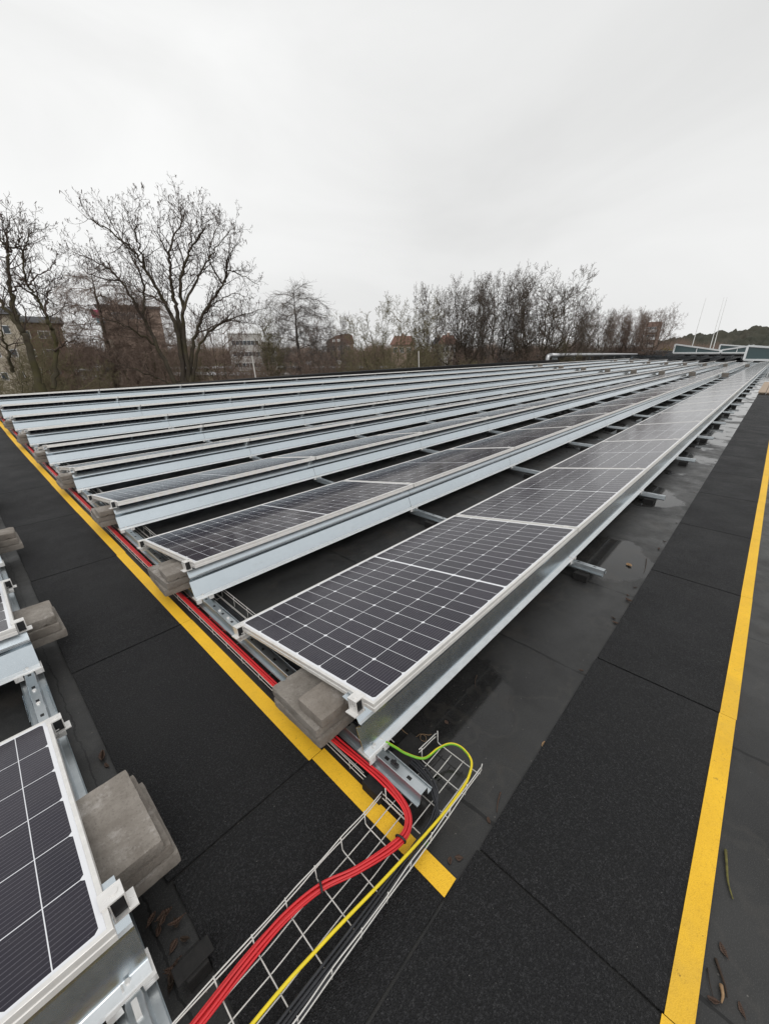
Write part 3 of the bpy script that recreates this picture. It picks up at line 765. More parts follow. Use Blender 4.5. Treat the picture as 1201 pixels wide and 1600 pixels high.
for q in range(9):
    xx = rl.uniform(1.4, 9); o = leaf(xx, .318 + rl.uniform(0, .03), rl.uniform(.025, .045), rl.uniform(.01, .018), rl.uniform(0, 6.3), rl.uniform(.3, 1.0), M['twig'] if q % 2 else M['leaf'], 'small dark leaf lodged along the mat edge in front of the first row', 340 + q)
    o['group'] = 'leaves lodged along the front mat edge'
def twig(pts, r, m_, lab):
    b = MB(); n = len(pts); sp = spline([(p[0], p[1], zr(p[1]) + p[2]) for p in pts], 5); b.tube(sp, [r * (1 - .6 * i / (len(sp) - 1)) for i in range(len(sp))], 6)
    o = b.build('twig', m_, smooth=True); tag(o, lab, 'twig', 'twigs on the roof')
    return o
twig([(1.29, -.262, .006), (1.24, -.268, .008), (1.19, -.276, .006), (1.15, -.290, .005)], .0042, M['moss'], 'mossy yellow green twig right of the front yellow stripe')
twig([(0.965, -.268, .004), (0.925, -.288, .006), (0.90, -.297, .004)], .0035, M['twig'], 'thin dark twig lying beside the front yellow stripe')
twig([(0.915, -.283, .006), (0.895, -.288, .008), (0.878, -.287, .006)], .0045, M['leaf2'], 'short pale broken stick beside the front yellow stripe')
twig([(0.93, -.255, .003), (0.90, -.262, .006), (0.878, -.272, .003)], .0015, M['twig'], 'hair thin dark stalk touching the front yellow stripe')
twig([(0.97, 0.345, .003), (0.93, 0.335, .008), (0.90, 0.322, .004)], .0028, M['leaf'], 'reddish twig on roof near the front mat edge by the tray')
twig([(0.79, -.258, .003), (0.775, -.265, .006), (0.755, -.266, .003)], .0014, M['twig'], 'short dark stalk against the lower yellow stripe')
twig([(3.3, 0.37, .003), (3.15, 0.345, .01), (3.05, 0.335, .003)], .003, M['twig'], 'dark twig in the puddle edge near the mat')
twig([(1.40, 0.70, .003), (1.36, 0.685, .006), (1.33, 0.665, .003)], .003, M['twig'], 'short dark twig on roof below the nearest beam')

# boards at the far end of the front strip
wd_m = rough_mat('weathered board', (0.42, 0.33, 0.25), (0.30, 0.23, 0.17), 3, 0.8)
for i in range(3):
    b = MB(); b.box(0, 6.5, 0, 0.20, 0, 0.03); b.box(0.1, 0.3, 0.02, 0.18, -0.05, 0.0)
    o = b.build('wooden_board', wd_m, loc=(19.6, -0.30 + 0.215 * i, 0.056)); tag(o, f"tan wooden board on the roof beyond the black mats, {WORDS[i]} from the right", 'board', 'wooden boards')


# ================================================================== beyond the roof
GZ = -7.6
def pol(deg, r): return (r * math.cos(R(deg)), r * math.sin(R(deg)))
def zel(e, r): return CAM_H + e * r

# --- ground, road
def ground_mat():
    t = NT('winter grass and soil', (0.08, 0.07, 0.04), 0.95, 0, 0.2); g = t.world()
    c = t.mix(t.rng(t.noise(0.05, 5, 0.6, g), 0.35, 0.65, 0, 1), (0.10, 0.105, 0.045), (0.13, 0.105, 0.07))
    c = t.mix(t.rng(t.noise(0.9, 5, 0.7, g), 0.35, 0.7, 0, 0.8), c, (0.055, 0.042, 0.028))
    t.col(c); return t.m
def gz(r): return GZ + 4.6 * min(max((r - 62) / 50, 0), 1) ** 1.2 + 1.6 * min(max((r - 112) / 90, 0), 1)
b = MB(); RS = [0, 30, 62, 70, 78, 88, 100, 112, 130, 160, 202, 260, 500, 1600]; NA = 72
for r_ in RS:
    for a_ in range(NA): b.v.append((*pol(a_ * 360 / NA, r_), gz(r_)))
for i in range(len(RS) - 1):
    for a_ in range(NA): b.f.append((i * NA + a_, (i + 1) * NA + a_, (i + 1) * NA + (a_ + 1) % NA, i * NA + (a_ + 1) % NA)); b.mi.append(0)
tag(b.build('ground', ground_mat(), smooth=True), 'winter grass and soil far below the roof', 'ground', kind='structure')
asph = rough_mat('wet asphalt', (0.17, 0.165, 0.165), (0.23, 0.225, 0.225), 0.3, 0.4)
def ribbon(pts, wdt, z):
    b = MB(); P = [Vector((p[0], p[1], 0)) for p in pts]
    for i, p in enumerate(P):
        d = (P[min(i + 1, len(P) - 1)] - P[max(i - 1, 0)]).normalized(); q = Vector((-d.y, d.x, 0)) * wdt / 2
        b.v += [(p.x + q.x, p.y + q.y, z), (p.x - q.x, p.y - q.y, z)]
    for i in range(len(P) - 1): b.f.append((2 * i, 2 * i + 1, 2 * i + 3, 2 * i + 2)); b.mi.append(0)
    return b
def arc(r_, a0, a1, wob): return [pol(a, r_ + wob * math.sin(a * .11)) for a in np.arange(a0, a1, 2.0)]
def band(r0, r1, a0, a1, wob, off):
    b = MB(); n = 0
    for a in np.arange(a0, a1, 1.5):
        for k in range(5):
            q = r0 + (r1 - r0) * k / 4 + wob * math.sin(a * .11); b.v.append((*pol(a, q), gz(q) + off))
        n += 1
    for i in range(n - 1):
        for k in range(4): b.f.append((5 * i + k, 5 * i + k + 1, 5 * i + 6 + k, 5 * i + 5 + k)); b.mi.append(0)
    return b
tag(band(118, 130, 20, 112, 5, .25).build('road', asph), 'grey road seen between the trunks below the roof edge', 'road', kind='structure')
tag(band(102, 107, 30, 108, 4, .25).build('path', asph), 'pale path between the bare trees', 'path', kind='structure')

# --- the building we stand on
brick = rough_mat('dark brick', (0.16, 0.085, 0.06), (0.10, 0.06, 0.045), 8, 0.9)
b = MB(); b.box(-14, 66, -9, Y_EDGE + 0.395, GZ, -0.35)
tag(b.build('building', brick), 'brick body of the flat roofed building under the panels', 'building')

# --- bare trees
def frustums(pts, rad, n):
    """connected tube as numpy arrays (verts, quads)"""
    P = np.asarray(pts, np.float32); N = len(P)
    T = np.gradient(P, axis=0); T /= np.linalg.norm(T, axis=1, keepdims=True) + 1e-9
    ref = np.array([0.31, 0.17, 0.93]) if abs(T[0][2]) < 0.8 else np.array([0.95, 0.2, 0.1])
    U = np.cross(T, ref); U /= np.linalg.norm(U, axis=1, keepdims=True) + 1e-9; W = np.cross(T, U)
    a = np.arange(n) * 2 * math.pi / n
    V = P[:, None, :] + (U[:, None, :] * np.cos(a)[None, :, None] + W[:, None, :] * np.sin(a)[None, :, None]) * np.asarray(rad)[:, None, None]
    i = np.arange(N - 1)[:, None] * n; k = np.arange(n)[None, :]; k2 = (k + 1) % n
    F = np.stack([i + k, i + k2, i + n + k2, i + n + k], -1).reshape(-1, 4)
    return V.reshape(-1, 3), F

class SCTree:
    """space colonisation: limbs grow into a crown envelope, then fine twigs are added to the thin wood"""
    def __init__(s, seed, H, P):
        s.r = rg = np.random.default_rng(seed); s.P = P
        kind, ex, ey, ez, rx, ry, rz_ = P['env']; n = P['n']
        d = rg.normal(0, 1, (n * 4, 3)); d /= np.linalg.norm(d, axis=1, keepdims=True)
        q = d * (rg.uniform(0, 1, (n * 4, 1)) ** (1 / 3.6)); q *= 1 + 0.16 * np.sin(d[:, :1] * 5 + seed) * np.cos(d[:, 1:2] * 4 + d[:, 2:] * 5)
        A = q * [rx, ry, rz_] + [ex, ey, ez]
        if kind == 'vase': A[:, :2] *= np.clip(0.35 + 0.75 * (A[:, 2:] - (ez - rz_)) / (2 * rz_) * 1.35, .3, 1.05)
        zc, sl = P['cut']; A = A[A[:, 2] > zc + sl * np.hypot(A[:, 0], A[:, 1])][:n]
        if 'extra' in P: A = np.concatenate([A] + [np.array(c) + rg.normal(0, 1, (m, 3)) * np.array(w_) for c, w_, m in P['extra']])
        D, kill = P['seg'], P['kill']; fork = P['fork']
        N = [np.array([0, 0, z]) + np.append(rg.normal(0, .04, 2), 0) for z in np.arange(0, fork + .01, max(D * 1.5, .3))]; par = [i - 1 for i in range(len(N))]
        base = len(N) - 1; az = rg.uniform(0, 6.28); floor = {}; limb_ids = {}; rg0 = rg.uniform(.75, 1.1, 12)
        dirs = P.get('dirs')
        for l in range(P['limbs'] if dirs is None else len(dirs)):
            if dirs is None:
                az += 2.4 + rg.uniform(-.4, .4); an = R(rg.uniform(*P['ang'])); v = np.array([math.cos(az) * math.sin(an), math.sin(az) * math.sin(an), math.cos(an)])
            else: v = np.array(dirs[l], float); v /= np.linalg.norm(v)
            b0 = max(0, base - int(rg.integers(0, 3))); p = N[b0]; last = b0
            for k in range(P.get('limb_seg', 5)):
                v = v + rg.normal(0, .09, 3); v /= np.linalg.norm(v); p = p + v * D * 1.3; v[2] += P.get('limb_up', 0.0); N.append(p); par.append(last); last = len(N) - 1; floor[last] = P.get('limb_r', .0) * (rg0[l % len(rg0)]) * (1 - .93 * k / P.get('limb_seg', 5)); limb_ids.setdefault(l, []).append(last)
        if P.get('leader'):
            last = base; p = N[base]
            while p[2] < H * .93: p = p + np.array([rg.normal(0, .05), rg.normal(0, .05), 1]) * D; N.append(p); par.append(last); last = len(N) - 1
        N = np.array(N); par = list(par)
        best = np.full(len(A), 1e9); who = np.zeros(len(A), int)
        def upd(i0):
            nonlocal best, who
            dd = np.linalg.norm(A[:, None, :] - N[None, i0:, :], axis=2); k = dd.argmin(1); m = dd[np.arange(len(A)), k]; f = m < best
            best = np.where(f, m, best); who = np.where(f, k + i0, who)
        upd(0)
        for it in range(160):
            keep = best > kill
            A, best, who = A[keep], best[keep], who[keep]
            if len(A) < 8: break
            dv = A - N[who]; dv /= np.linalg.norm(dv, axis=1, keepdims=True)
            S = np.zeros((len(N), 3)); np.add.at(S, who, dv); act = np.unique(who)
            v = S[act]; v /= np.linalg.norm(v, axis=1, keepdims=True) + 1e-6
            pa_ = np.array(par)[act]; pv = N[act] - N[np.maximum(pa_, 0)]; pv /= np.linalg.norm(pv, axis=1, keepdims=True) + 1e-6; v = v + pv * P.get('inert', .7)
            v = v + rg.normal(0, P.get('wob', .22), v.shape); v[:, 2] += P.get('trop', .08); v /= np.linalg.norm(v, axis=1, keepdims=True)
            i0 = len(N); N = np.concatenate([N, N[act] + v * D]); par += [int(a) for a in act]
            if i0 > 6500: break
            upd(i0)
        M_ = len(N); kids = [[] for _ in range(M_)]
        for i in range(1, M_): kids[par[i]].append(i)
        ex_ = P.get('pipe', 1.86); rt = P['rtip']; w_ = np.zeros(M_)
        for i in range(M_ - 1, -1, -1):
            if not kids[i]: w_[i] = rt ** ex_
            if par[i] >= 0: w_[par[i]] += w_[i]
        rad = w_ ** (1 / ex_)
        limb_end = {}
        for l_, ids in limb_ids.items():
            if rad[ids[-1]] < rt * 2.2: continue
            for i_ in ids: rad[i_] = max(rad[i_], floor[i_])
        for i_ in range(M_ - 1, 0, -1):
            if i_ <= base or par[i_] <= base: rad[par[i_]] = max(rad[par[i_]], rad[i_])
        s.rad0 = rad[0]
        tv, tf, cv, cf = [], [], [], []; nt = nc = 0
        stack = [(0, -1)]
        while stack:
            i, pr = stack.pop(); chain = ([pr] if pr >= 0 else []) + [i]
            while kids[chain[-1]]:
                ks = sorted(kids[chain[-1]], key=lambda q: -rad[q]); stack += [(k, chain[-1]) for k in ks[1:]]; chain.append(ks[0])
            if len(chain) < 2: continue
            rr = rad[chain].copy()
            if pr >= 0: rr[0] = rr[1]
            n = 8 if rr[0] > .09 else (5 if rr[0] > .04 else 3)
            V, F = frustums(N[chain], rr, n)
            if rr[0] > .07: tv.append(V); tf.append(F + nt); nt += len(V)
            else: cv.append(V); cf.append(F + nc); nc += len(V)
        # fine twigs
        cnt, tl, droop, trad = P['tw']
        thin = np.where(rad < rt * 2.6)[0]; thin = thin[thin > base]
        B = np.repeat(N[thin], cnt, 0); pd = N[thin] - N[np.maximum(np.array(par)[thin], 0)]; pd /= np.linalg.norm(pd, axis=1, keepdims=True) + 1e-6; pd = np.repeat(pd, cnt, 0)
        B = B + rg.normal(0, D * .3, B.shape) * 0.3 - pd * rg.uniform(0, D, (len(B), 1))
        def sticks(B, dr, ln, r0, r1):
            nonlocal nc
            mid = B + dr * ln[:, None] * .5; d2 = dr + rg.normal(0, .25, dr.shape); d2[:, 2] += droop * .5; d2 /= np.linalg.norm(d2, axis=1, keepdims=True); tip = mid + d2 * ln[:, None] * .5
            u = np.cross(dr, [.31, .5, .8]); u /= np.linalg.norm(u, axis=1, keepdims=True) + 1e-6; v = np.cross(dr, u)
            ring = []
            for c, r_ in ((B, r0), (mid, (r0 + r1) / 2), (tip, r1)):
                for a in (0, 2.094, 4.189): ring.append(c + (u * math.cos(a) + v * math.sin(a)) * r_)
            V = np.stack(ring, 1).reshape(-1, 3); o0 = np.arange(len(B))[:, None] * 9
            F = np.concatenate([o0 + np.array(q)[None] for q in ((0, 1, 4, 3), (1, 2, 5, 4), (2, 0, 3, 5), (3, 4, 7, 6), (4, 5, 8, 7), (5, 3, 6, 8))])
            cv.append(V); cf.append(F + nc); nc += len(V); return mid, tip, d2
        dr = pd * .8 + rg.normal(0, .62, pd.shape); dr[:, 2] += .15 + droop * .4; dr /= np.linalg.norm(dr, axis=1, keepdims=True)
        ln = tl * rg.uniform(.45, 1.15, len(B))
        mid, tip, d2 = sticks(B, dr, ln, trad, trad * .7)
        B2 = np.concatenate([mid, mid + (tip - mid) * .6]); dd = np.concatenate([d2, d2]); d3 = dd * .7 + rg.normal(0, .6, dd.shape); d3[:, 2] += droop * .5 + .1; d3 /= np.linalg.norm(d3, axis=1, keepdims=True)
        m2, t2, _ = sticks(B2, d3, np.concatenate([ln, ln]) * rg.uniform(.3, .65, len(B2)), trad * .8, trad * .6)
        s.tips = np.concatenate([tip, t2]); s.data = (tv, tf, cv, cf)
    def finish(s, name, loc, label, barkm, twigm, group, pods=None, rot=0):
        tv, tf, cv, cf = s.data; root = empty(name, loc, (0, 0, rot)); tag(root, label, 'tree', group)
        np_mesh('trunk', np.concatenate(tv), np.concatenate(tf), barkm, root, True)
        np_mesh('crown', np.concatenate(cv), np.concatenate(cf), twigm, root)
        if pods is not None:
            T = s.tips[s.r.uniform(0, 1, len(s.tips)) < pods[0]]; rg = s.r
            a = rg.uniform(0, 6.28, len(T)); ln = pods[2] * rg.uniform(.6, 1.4, len(T)); wdt = pods[3]
            e = np.stack([np.cos(a) * wdt, np.sin(a) * wdt, np.zeros(len(T))], 1); dn = np.stack([rg.normal(0, .3, len(T)) * ln, rg.normal(0, .3, len(T)) * ln, -ln], 1)
            V = np.stack([T - e, T + e, T + e * .6 + dn, T - e * .6 + dn], 1).reshape(-1, 3); F = np.arange(len(V)).reshape(-1, 4)
            np_mesh('seed_pods', V, F, pods[4], root)['kind'] = 'stuff'
        return root

bark_d = bark_mat('dark bark', (0.040, 0.032, 0.026), (0.065, 0.054, 0.042), 0.28)
bark_m = bark_mat('mossy bark', (0.05, 0.042, 0.03), (0.075, 0.066, 0.044), 0.45)
bark_g = bark_mat('grey bark', (0.06, 0.054, 0.05), (0.085, 0.076, 0.07), 0.2)
twig_d = bark_mat('brown twigs', (0.080, 0.063, 0.051), (0.112, 0.09, 0.072))
twig_n = bark_mat('dark brown twigs', (0.060, 0.045, 0.036), (0.085, 0.064, 0.052))
twig_r = bark_mat('reddish twigs', (0.15, 0.108, 0.088), (0.20, 0.15, 0.122))
twig_o = bark_mat('olive twigs', (0.13, 0.112, 0.065), (0.17, 0.15, 0.088))
twig_g = bark_mat('pale grey twigs', (0.14, 0.122, 0.11), (0.18, 0.158, 0.145))
pod_m = rough_mat('brown seed pods', (0.055, 0.036, 0.03), (0.085, 0.058, 0.045), 3, 0.8)
up = np.array([0, 0, 1.0])
def axes(deg): return np.array([math.sin(R(deg)), -math.cos(R(deg)), 0]), np.array([math.cos(R(deg)), math.sin(R(deg)), 0])   # right in the view, away

LIMBS_BIG = [(0.17, [[-0.33, 0.13, 7.28], [-0.83, 0.49, 9.59], [-1.16, 0.79, 11.02], [-1.73, 1.18, 12.59], [-2.33, 1.58, 13.32], [-3.32, 2.14, 13.78]]),
 (0.19, [[0.08, -0.03, 7.27], [0.15, -0.22, 10.08], [-0.21, -0.24, 11.48], [-0.76, -0.19, 12.77], [-1.21, -0.18, 13.76], [-2.12, 0.02, 14.54], [-2.95, 0.17, 14.99]]),
 (0.19, [[0.14, -0.06, 7.27], [0.4, 0.02, 10.58], [0.43, 0.19, 12.02], [0.56, 0.32, 13.19], [0.88, 0.38, 14.46], [1.59, 0.28, 15.54], [1.72, 0.41, 16.65]]),
 (0.08, [[-0.88, -0.2, 13.02], [-1.08, -0.58, 14.03], [-1.22, -0.99, 14.81], [-0.95, -1.56, 15.69]]),
 (0.17, [[0.32, -0.12, 7.26], [0.43, -0.55, 10.56], [0.53, -0.98, 12.6], [0.97, -1.53, 13.88], [1.52, -2.13, 14.81], [1.42, -2.48, 15.62]]),
 (0.17, [[0.38, -0.15, 7.26], [0.9, -0.22, 9.47], [1.73, -0.41, 11.11], [2.95, -0.75, 12.64], [3.47, -0.83, 13.4], [4.96, -1.27, 12.78]]),
 (0.11, [[0.19, -1.14, 10.99], [1.53, -0.98, 12.93], [2.8, -0.79, 14.36], [4.28, -0.69, 15.74]]),
 (0.13, [[0.46, -0.18, 7.39], [1.08, -0.74, 9.46], [1.93, -1.39, 10.46], [3.0, -2.12, 10.96], [4.25, -2.93, 11.41]]),
 (0.09, [[-0.72, 0.6, 9.34], [-1.79, 0.48, 10.17], [-2.75, 0.31, 10.58], [-3.66, 0.13, 10.85]]),
 (0.1, [[-1.07, 0.84, 10.8], [-0.67, 1.17, 12.47], [-0.74, 1.68, 13.87], [-1.09, 2.3, 15.09], [-1.27, 2.85, 16.1]]),
 (0.08, [[-0.33, 0.13, 7.28], [-1.07, 0.91, 7.75], [-2.05, 1.79, 8.28], [-2.96, 2.64, 8.54]]),
 (0.07, [[1.76, -0.36, 11.12], [2.93, -0.27, 11.94], [4.22, -0.23, 12.3], [5.14, -0.06, 11.32]]),
 (0.07, [[0.74, 0.36, 13.78], [0.11, -0.15, 14.69], [0.14, -0.91, 15.57]]),
 (0.06, [[0.8, -1.92, 13.81], [1.4, -1.02, 15.07], [1.24, 0.17, 16.19]]),
 (0.07, [[3.16, -0.68, 12.78], [3.03, -1.55, 13.84], [3.31, -2.56, 14.61]]),
 (0.07, [[3.02, -0.63, 12.66], [2.7, -0.0, 13.99], [3.45, 0.2, 15.41], [4.12, 0.45, 16.14]]),
 (0.06, [[-1.67, 1.39, 12.62], [-2.43, 1.08, 12.51], [-3.24, 0.79, 12.81], [-3.8, 0.4, 13.57]]),
 (0.07, [[-0.28, -0.43, 11.46], [-1.75, -0.77, 12.08], [-2.92, -1.23, 12.42]]),
 (0.06, [[1.05, -0.62, 10.09], [3.0, -0.94, 10.77], [4.2, -0.98, 10.69], [5.05, -0.88, 10.46]])]
LIMBS_LEFT = [(0.2, [[0.19, -0.02, 7.59], [0.27, 0.03, 9.51], [0.15, 0.1, 10.21], [0.19, 0.15, 11.11], [0.41, 0.18, 12.22], [0.54, 0.22, 12.87], [0.49, 0.29, 13.2], [0.21, 0.38, 13.57]]),
 (0.13, [[0.16, 0.18, 10.21], [-0.09, 0.55, 10.99], [-0.41, 0.92, 12.0], [-0.51, 1.27, 12.95]]),
 (0.14, [[0.64, -0.08, 7.57], [1.13, -0.2, 9.12], [1.17, -0.27, 9.99], [1.11, -0.33, 10.55], [0.94, -0.38, 11.22], [0.78, -0.43, 11.68], [0.79, -0.5, 12.31], [0.93, -0.58, 12.85], [1.27, -0.69, 13.38], [1.57, -0.79, 13.69]]),
 (0.07, [[1.1, -0.43, 10.55], [1.29, -0.23, 11.17], [1.51, -0.03, 11.52], [1.92, 0.15, 11.85], [2.26, 0.34, 12.04]]),
 (0.06, [[1.12, -0.23, 9.12], [1.45, -0.54, 9.46], [1.78, -0.85, 9.61], [2.05, -1.15, 9.9]]),
 (0.06, [[0.75, -0.49, 11.67], [0.57, -0.17, 12.03], [0.45, 0.15, 12.22]]),
 (0.07, [[0.54, 0.24, 12.87], [0.92, 0.56, 13.18], [1.34, 0.88, 13.76], [1.41, 1.24, 14.43]]),
 (0.07, [[0.55, 0.24, 12.96], [0.68, -0.38, 13.49], [0.89, -1.01, 14.11]]),
 (0.11, [[-0.52, 0.06, 8.32], [-0.54, -0.37, 9.13], [-0.58, -0.8, 9.79], [-0.69, -1.23, 10.54]]),
 (0.06, [[0.24, 0.27, 11.26], [0.51, 0.01, 11.61], [0.93, -0.26, 11.71], [1.17, -0.52, 11.58], [1.28, -0.76, 11.52]]),
 (0.05, [[0.23, 0.17, 9.75], [0.56, 0.47, 10.71], [0.57, 0.81, 11.19], [0.96, 1.09, 11.61]]),
 (0.05, [[0.92, -0.61, 12.85], [0.67, -1.04, 13.03], [0.59, -1.48, 13.29]]),
 (0.05, [[0.76, -0.59, 11.66], [1.33, -0.19, 12.15], [1.93, 0.21, 12.53], [2.46, 0.61, 13.33]])]

class LimbTree(SCTree):
    """explicit main limbs, then three orders of ascending branches and zigzag twigs along them"""
    def __init__(s, seed, limbs, trunk, dens=3.1, blen=1.5, rt=.0058, rs=.78, upb=1.0, sub=1.0, wb=1.0):
        s.r = rg = np.random.default_rng(seed); s.b = [[], [], [], []]; s.n = [0, 0]; s.tp = []
        def add(P, rad):
            k = 0 if rad[0] > .06 else 1; V, F = frustums(P, np.maximum(rad, rt), 8 if rad[0] > .09 else (5 if rad[0] > .03 else 3))
            s.b[2 * k].append(V); s.b[2 * k + 1].append(F + s.n[k]); s.n[k] += len(V)
        def grow(p, d, L, r0, lvl):
            n = (6, 4, 3)[lvl]; P = [p]; wob = (.13, .2, .26)[lvl] * wb
            for q in range(n):
                d = d + rg.normal(0, wob, 3); d[2] += (.07, .05, .02)[lvl] * upb; d = d / np.linalg.norm(d); p = p + d * L / n; P.append(p)
            P = np.array(P); rad = r0 * (1 - .75 * np.linspace(0, 1, n + 1)); add(P, rad)
            if lvl == 2: s.tp.append(P[-1]); return
            m = int(max(3, L * (4.6, 7.5)[lvl] * sub + .5)); kids(P, rad, m, L * (.42, .50)[lvl], lvl + 1, .22)
        def kids(P, rad, m, L, lvl, t0):
            n = len(P) - 1; az = rg.uniform(0, 6.28)
            for c in range(m):
                t = t0 + (1 - t0) * (c + rg.uniform(.1, .9)) / m; x = t * n; i = min(int(x), n - 1); q = P[i] + (P[i + 1] - P[i]) * (x - i)
                tan = P[i + 1] - P[i]; tan = tan / (np.linalg.norm(tan) + 1e-9); u = np.cross(tan, [.3, .5, .8]); u /= np.linalg.norm(u); v = np.cross(tan, u)
                az += 2.4 + rg.uniform(-.6, .6); an = R(rg.uniform(34, 70)); d = tan * math.cos(an) + (u * math.cos(az) + v * math.sin(az)) * math.sin(an); d[2] += .20 * upb
                grow(q, d / np.linalg.norm(d), L * (1.1 - .45 * t) * rg.uniform(.6, 1.25), max(min(rad[i] * .6, (.028, .0125, .0075)[lvl]), rt), lvl)
        add(np.array([t[:3] for t in trunk], float), np.array([t[3] for t in trunk]))
        for r0, pts in limbs:
            P = np.array([tuple(v) for v in spline(pts, 7)]); P[1:-1] += rg.normal(0, .035, P[1:-1].shape); n = len(P)
            Ls = np.linalg.norm(np.diff(P, axis=0), axis=1).sum(); rad = rs * r0 * (1 - .90 * np.linspace(0, 1, n) ** .75); add(P, rad)
            kids(P, rad, int(Ls * dens) + 3, min(blen, .32 * Ls + .35), 0, .26 if r0 > .1 else .12)
        s.tips = np.array(s.tp); s.data = (s.b[0], s.b[1], s.b[2], s.b[3])
x, y = pol(68.9, 27)
LimbTree(5, LIMBS_BIG, [(0, 0, 0, .62), (0, 0, 3, .48), (.05, 0, 5.5, .42), (0.05, -.02, 7.5, .34)]).finish('bare_tree', (x, y, GZ), 'large bare spreading tree with many limbs and clumped twig ends at left', bark_d, twig_n, 'bare trees', (.34, 0, .11, .018, pod_m))
x, y = pol(83.2, 24)
LimbTree(9, LIMBS_LEFT, [(.1, 0, 0, .5), (.1, 0, 4, .38), (.2, 0, 6.2, .32), (.2, 0, 7.8, .22)], 2.8, 1.3).finish('bare_tree', (x, y, GZ), 'bare leaning tree with twisted dark stems cut by the left picture edge', bark_m, twig_n, 'bare trees', (.25, 0, .1, .017, pod_m))

# kinds reused for the trees farther out (built 14 m tall, then scaled)
KINDS = {
 'birch': SCTree(11, 14, dict(env=('ell', 0, 0, 9.2, 2.6, 2.6, 4.9), cut=(4.2, 0), limbs=8, fork=4.0, ang=(25, 45), seg=.30, kill=.55, n=1500, rtip=.010, wob=.2, trop=.12, leader=True, limb_seg=3, tw=(8, .75, -.42, .0066))),
}
def crown_tree(seed, H, W, z0=.26, n=16, leaders=1, spread=.16, r0=.20, dens=2.3, blen=1.45, peak=.45):
    """one trunk (or a few co-leaders) with side limbs that leave at an angle and curve upward into a rounded crown"""
    rg = np.random.default_rng(seed); L = []; az0 = rg.uniform(0, 6.28); LD = []
    for q in range(leaders):
        a = az0 + q * 6.28 / leaders + rg.uniform(-.4, .4); ex = 0 if leaders == 1 else H * spread * rg.uniform(.6, 1.1); hh = H * (.96 if q == 0 else rg.uniform(.82, .95)); zb = 0 if leaders == 1 else H * rg.uniform(.08, .2)
        p = [(ex * t ** 1.2 * math.cos(a) + rg.normal(0, .10) * (t > 0), ex * t ** 1.2 * math.sin(a) + rg.normal(0, .10) * (t > 0), zb + (hh - zb) * t) for t in (0, .2, .4, .6, .8, 1)]
        L.append((r0 * (1 if leaders == 1 else .72), p)); LD.append(p)
    az = az0
    for i in range(n):
        p = LD[i % leaders]; t = z0 + (.93 - z0) * ((i + rg.uniform(.1, .9)) / n); k = min(int(t * 5), 4); f = t * 5 - k
        b0 = np.array(p[k]) * (1 - f) + np.array(p[k + 1]) * f; az += 2.4 + rg.uniform(-.5, .5)
        if leaders > 1 and i % 2: az = math.atan2(b0[1], b0[0]) + rg.uniform(-.9, .9)
        u = (t - peak) / (1 - peak) if t > peak else (peak - t) / peak; w_ = W * math.sqrt(max(.06, 1 - u * u * .92)) * rg.uniform(.75, 1.12) * (1 if leaders == 1 else .72)
        rise = w_ * rg.uniform(.75, 1.25); c, sn = math.cos(az), math.sin(az); lim = H * 1.0 - b0[2]; rise = min(rise, lim)
        pts = [tuple(b0)] + [tuple(b0 + np.array([w_ * q ** .85 * c + rg.normal(0, .10), w_ * q ** .85 * sn + rg.normal(0, .10), rise * (q * .55 + .45 * q * q)])) for q in (.3, .62, 1)]
        L.append((r0 * (.42 if t < .6 else .30) * rg.uniform(.8, 1.2), pts))
    return LimbTree(seed, L, [(0, 0, 0, r0 * 1.25), (0, 0, H * .1, r0 * 1.05), (0, 0, H * .2, r0 * .9)], dens, blen, .0086, .9, .75, 1.25, .55)
KINDS['vase'] = crown_tree(51, 14, 3.3, .26, 22, 3, .12); KINDS['stems'] = crown_tree(62, 14, 4.3, .18, 28, 4, .15, .19); KINDS['tall'] = crown_tree(53, 14, 3.5, .26, 24, 2, .07)
KINDS['round'] = crown_tree(64, 14, 4.8, .28, 24, 3, .15, .19, 2.0, 1.5, .48); KINDS['bushy'] = crown_tree(55, 14, 5.4, .06, 26, 6, .24, .15, 2.0, 1.5, .38)
made = {}
def place(kind, deg, r, etop, bark, tw, label, wide=1.0, rot=0.0, name='bare_tree', group='bare trees', cat='tree'):
    x, y = pol(deg, r); g0 = gz(r) - .15; H = zel(etop, r) - g0; sc = H / 14.1; key = (kind, bark.name, tw.name)
    if key in made: o = copy_tree(made[key]); 
    else: o = KINDS[kind].finish(name, (0, 0, 0), label, bark, tw, group); made[key] = o
    o.name = name; o.location = (x, y, g0); o.rotation_euler = (0, 0, rot); o.scale = (sc * wide, sc * wide, sc)
    tag(o, label, cat, group); return o
place('birch', 54.3, 44, .137, bark_g, twig_g, 'slender pale birch with drooping twigs right of the largest tree', 1.25, .4, 'birch_tree')
place('birch', 75.6, 40, .150, bark_d, twig_r, 'reddish drooping bare tree behind the left of the largest tree', 1.35, 1.2, 'birch_tree')
place('birch', 71.6, 46, .120, bark_d, twig_r, 'reddish bare tree behind the middle of the largest tree', 1.3, 2.6, 'birch_tree')
place('round', 64.5, 40, .085, bark_m, twig_r, 'mossy bare tree close behind the right limbs of the largest tree', .8, .3)
place('tall', 58.4, 42, .082, bark_m, twig_o, 'straight mossy stemmed bare tree left of the pale birch', .75, 1.0)
place('round', 51.6, 55, .062, bark_d, twig_r, 'low reddish round bare tree right of the pale birch', .75, 2.0)
place('vase', 49.0, 46, .082, bark_d, twig_g, 'small twin topped bare tree in front of the brown roofed building', .55, .5)
place('bushy', 42.6, 37, .116, bark_m, twig_o, 'olive tinted bushy bare tree left of the fan shaped tree', .92, .9)
place('vase', 37.2, 40, .140, bark_d, twig_d, 'fan shaped bare tree standing left of the tall clump', .62, 2.1)
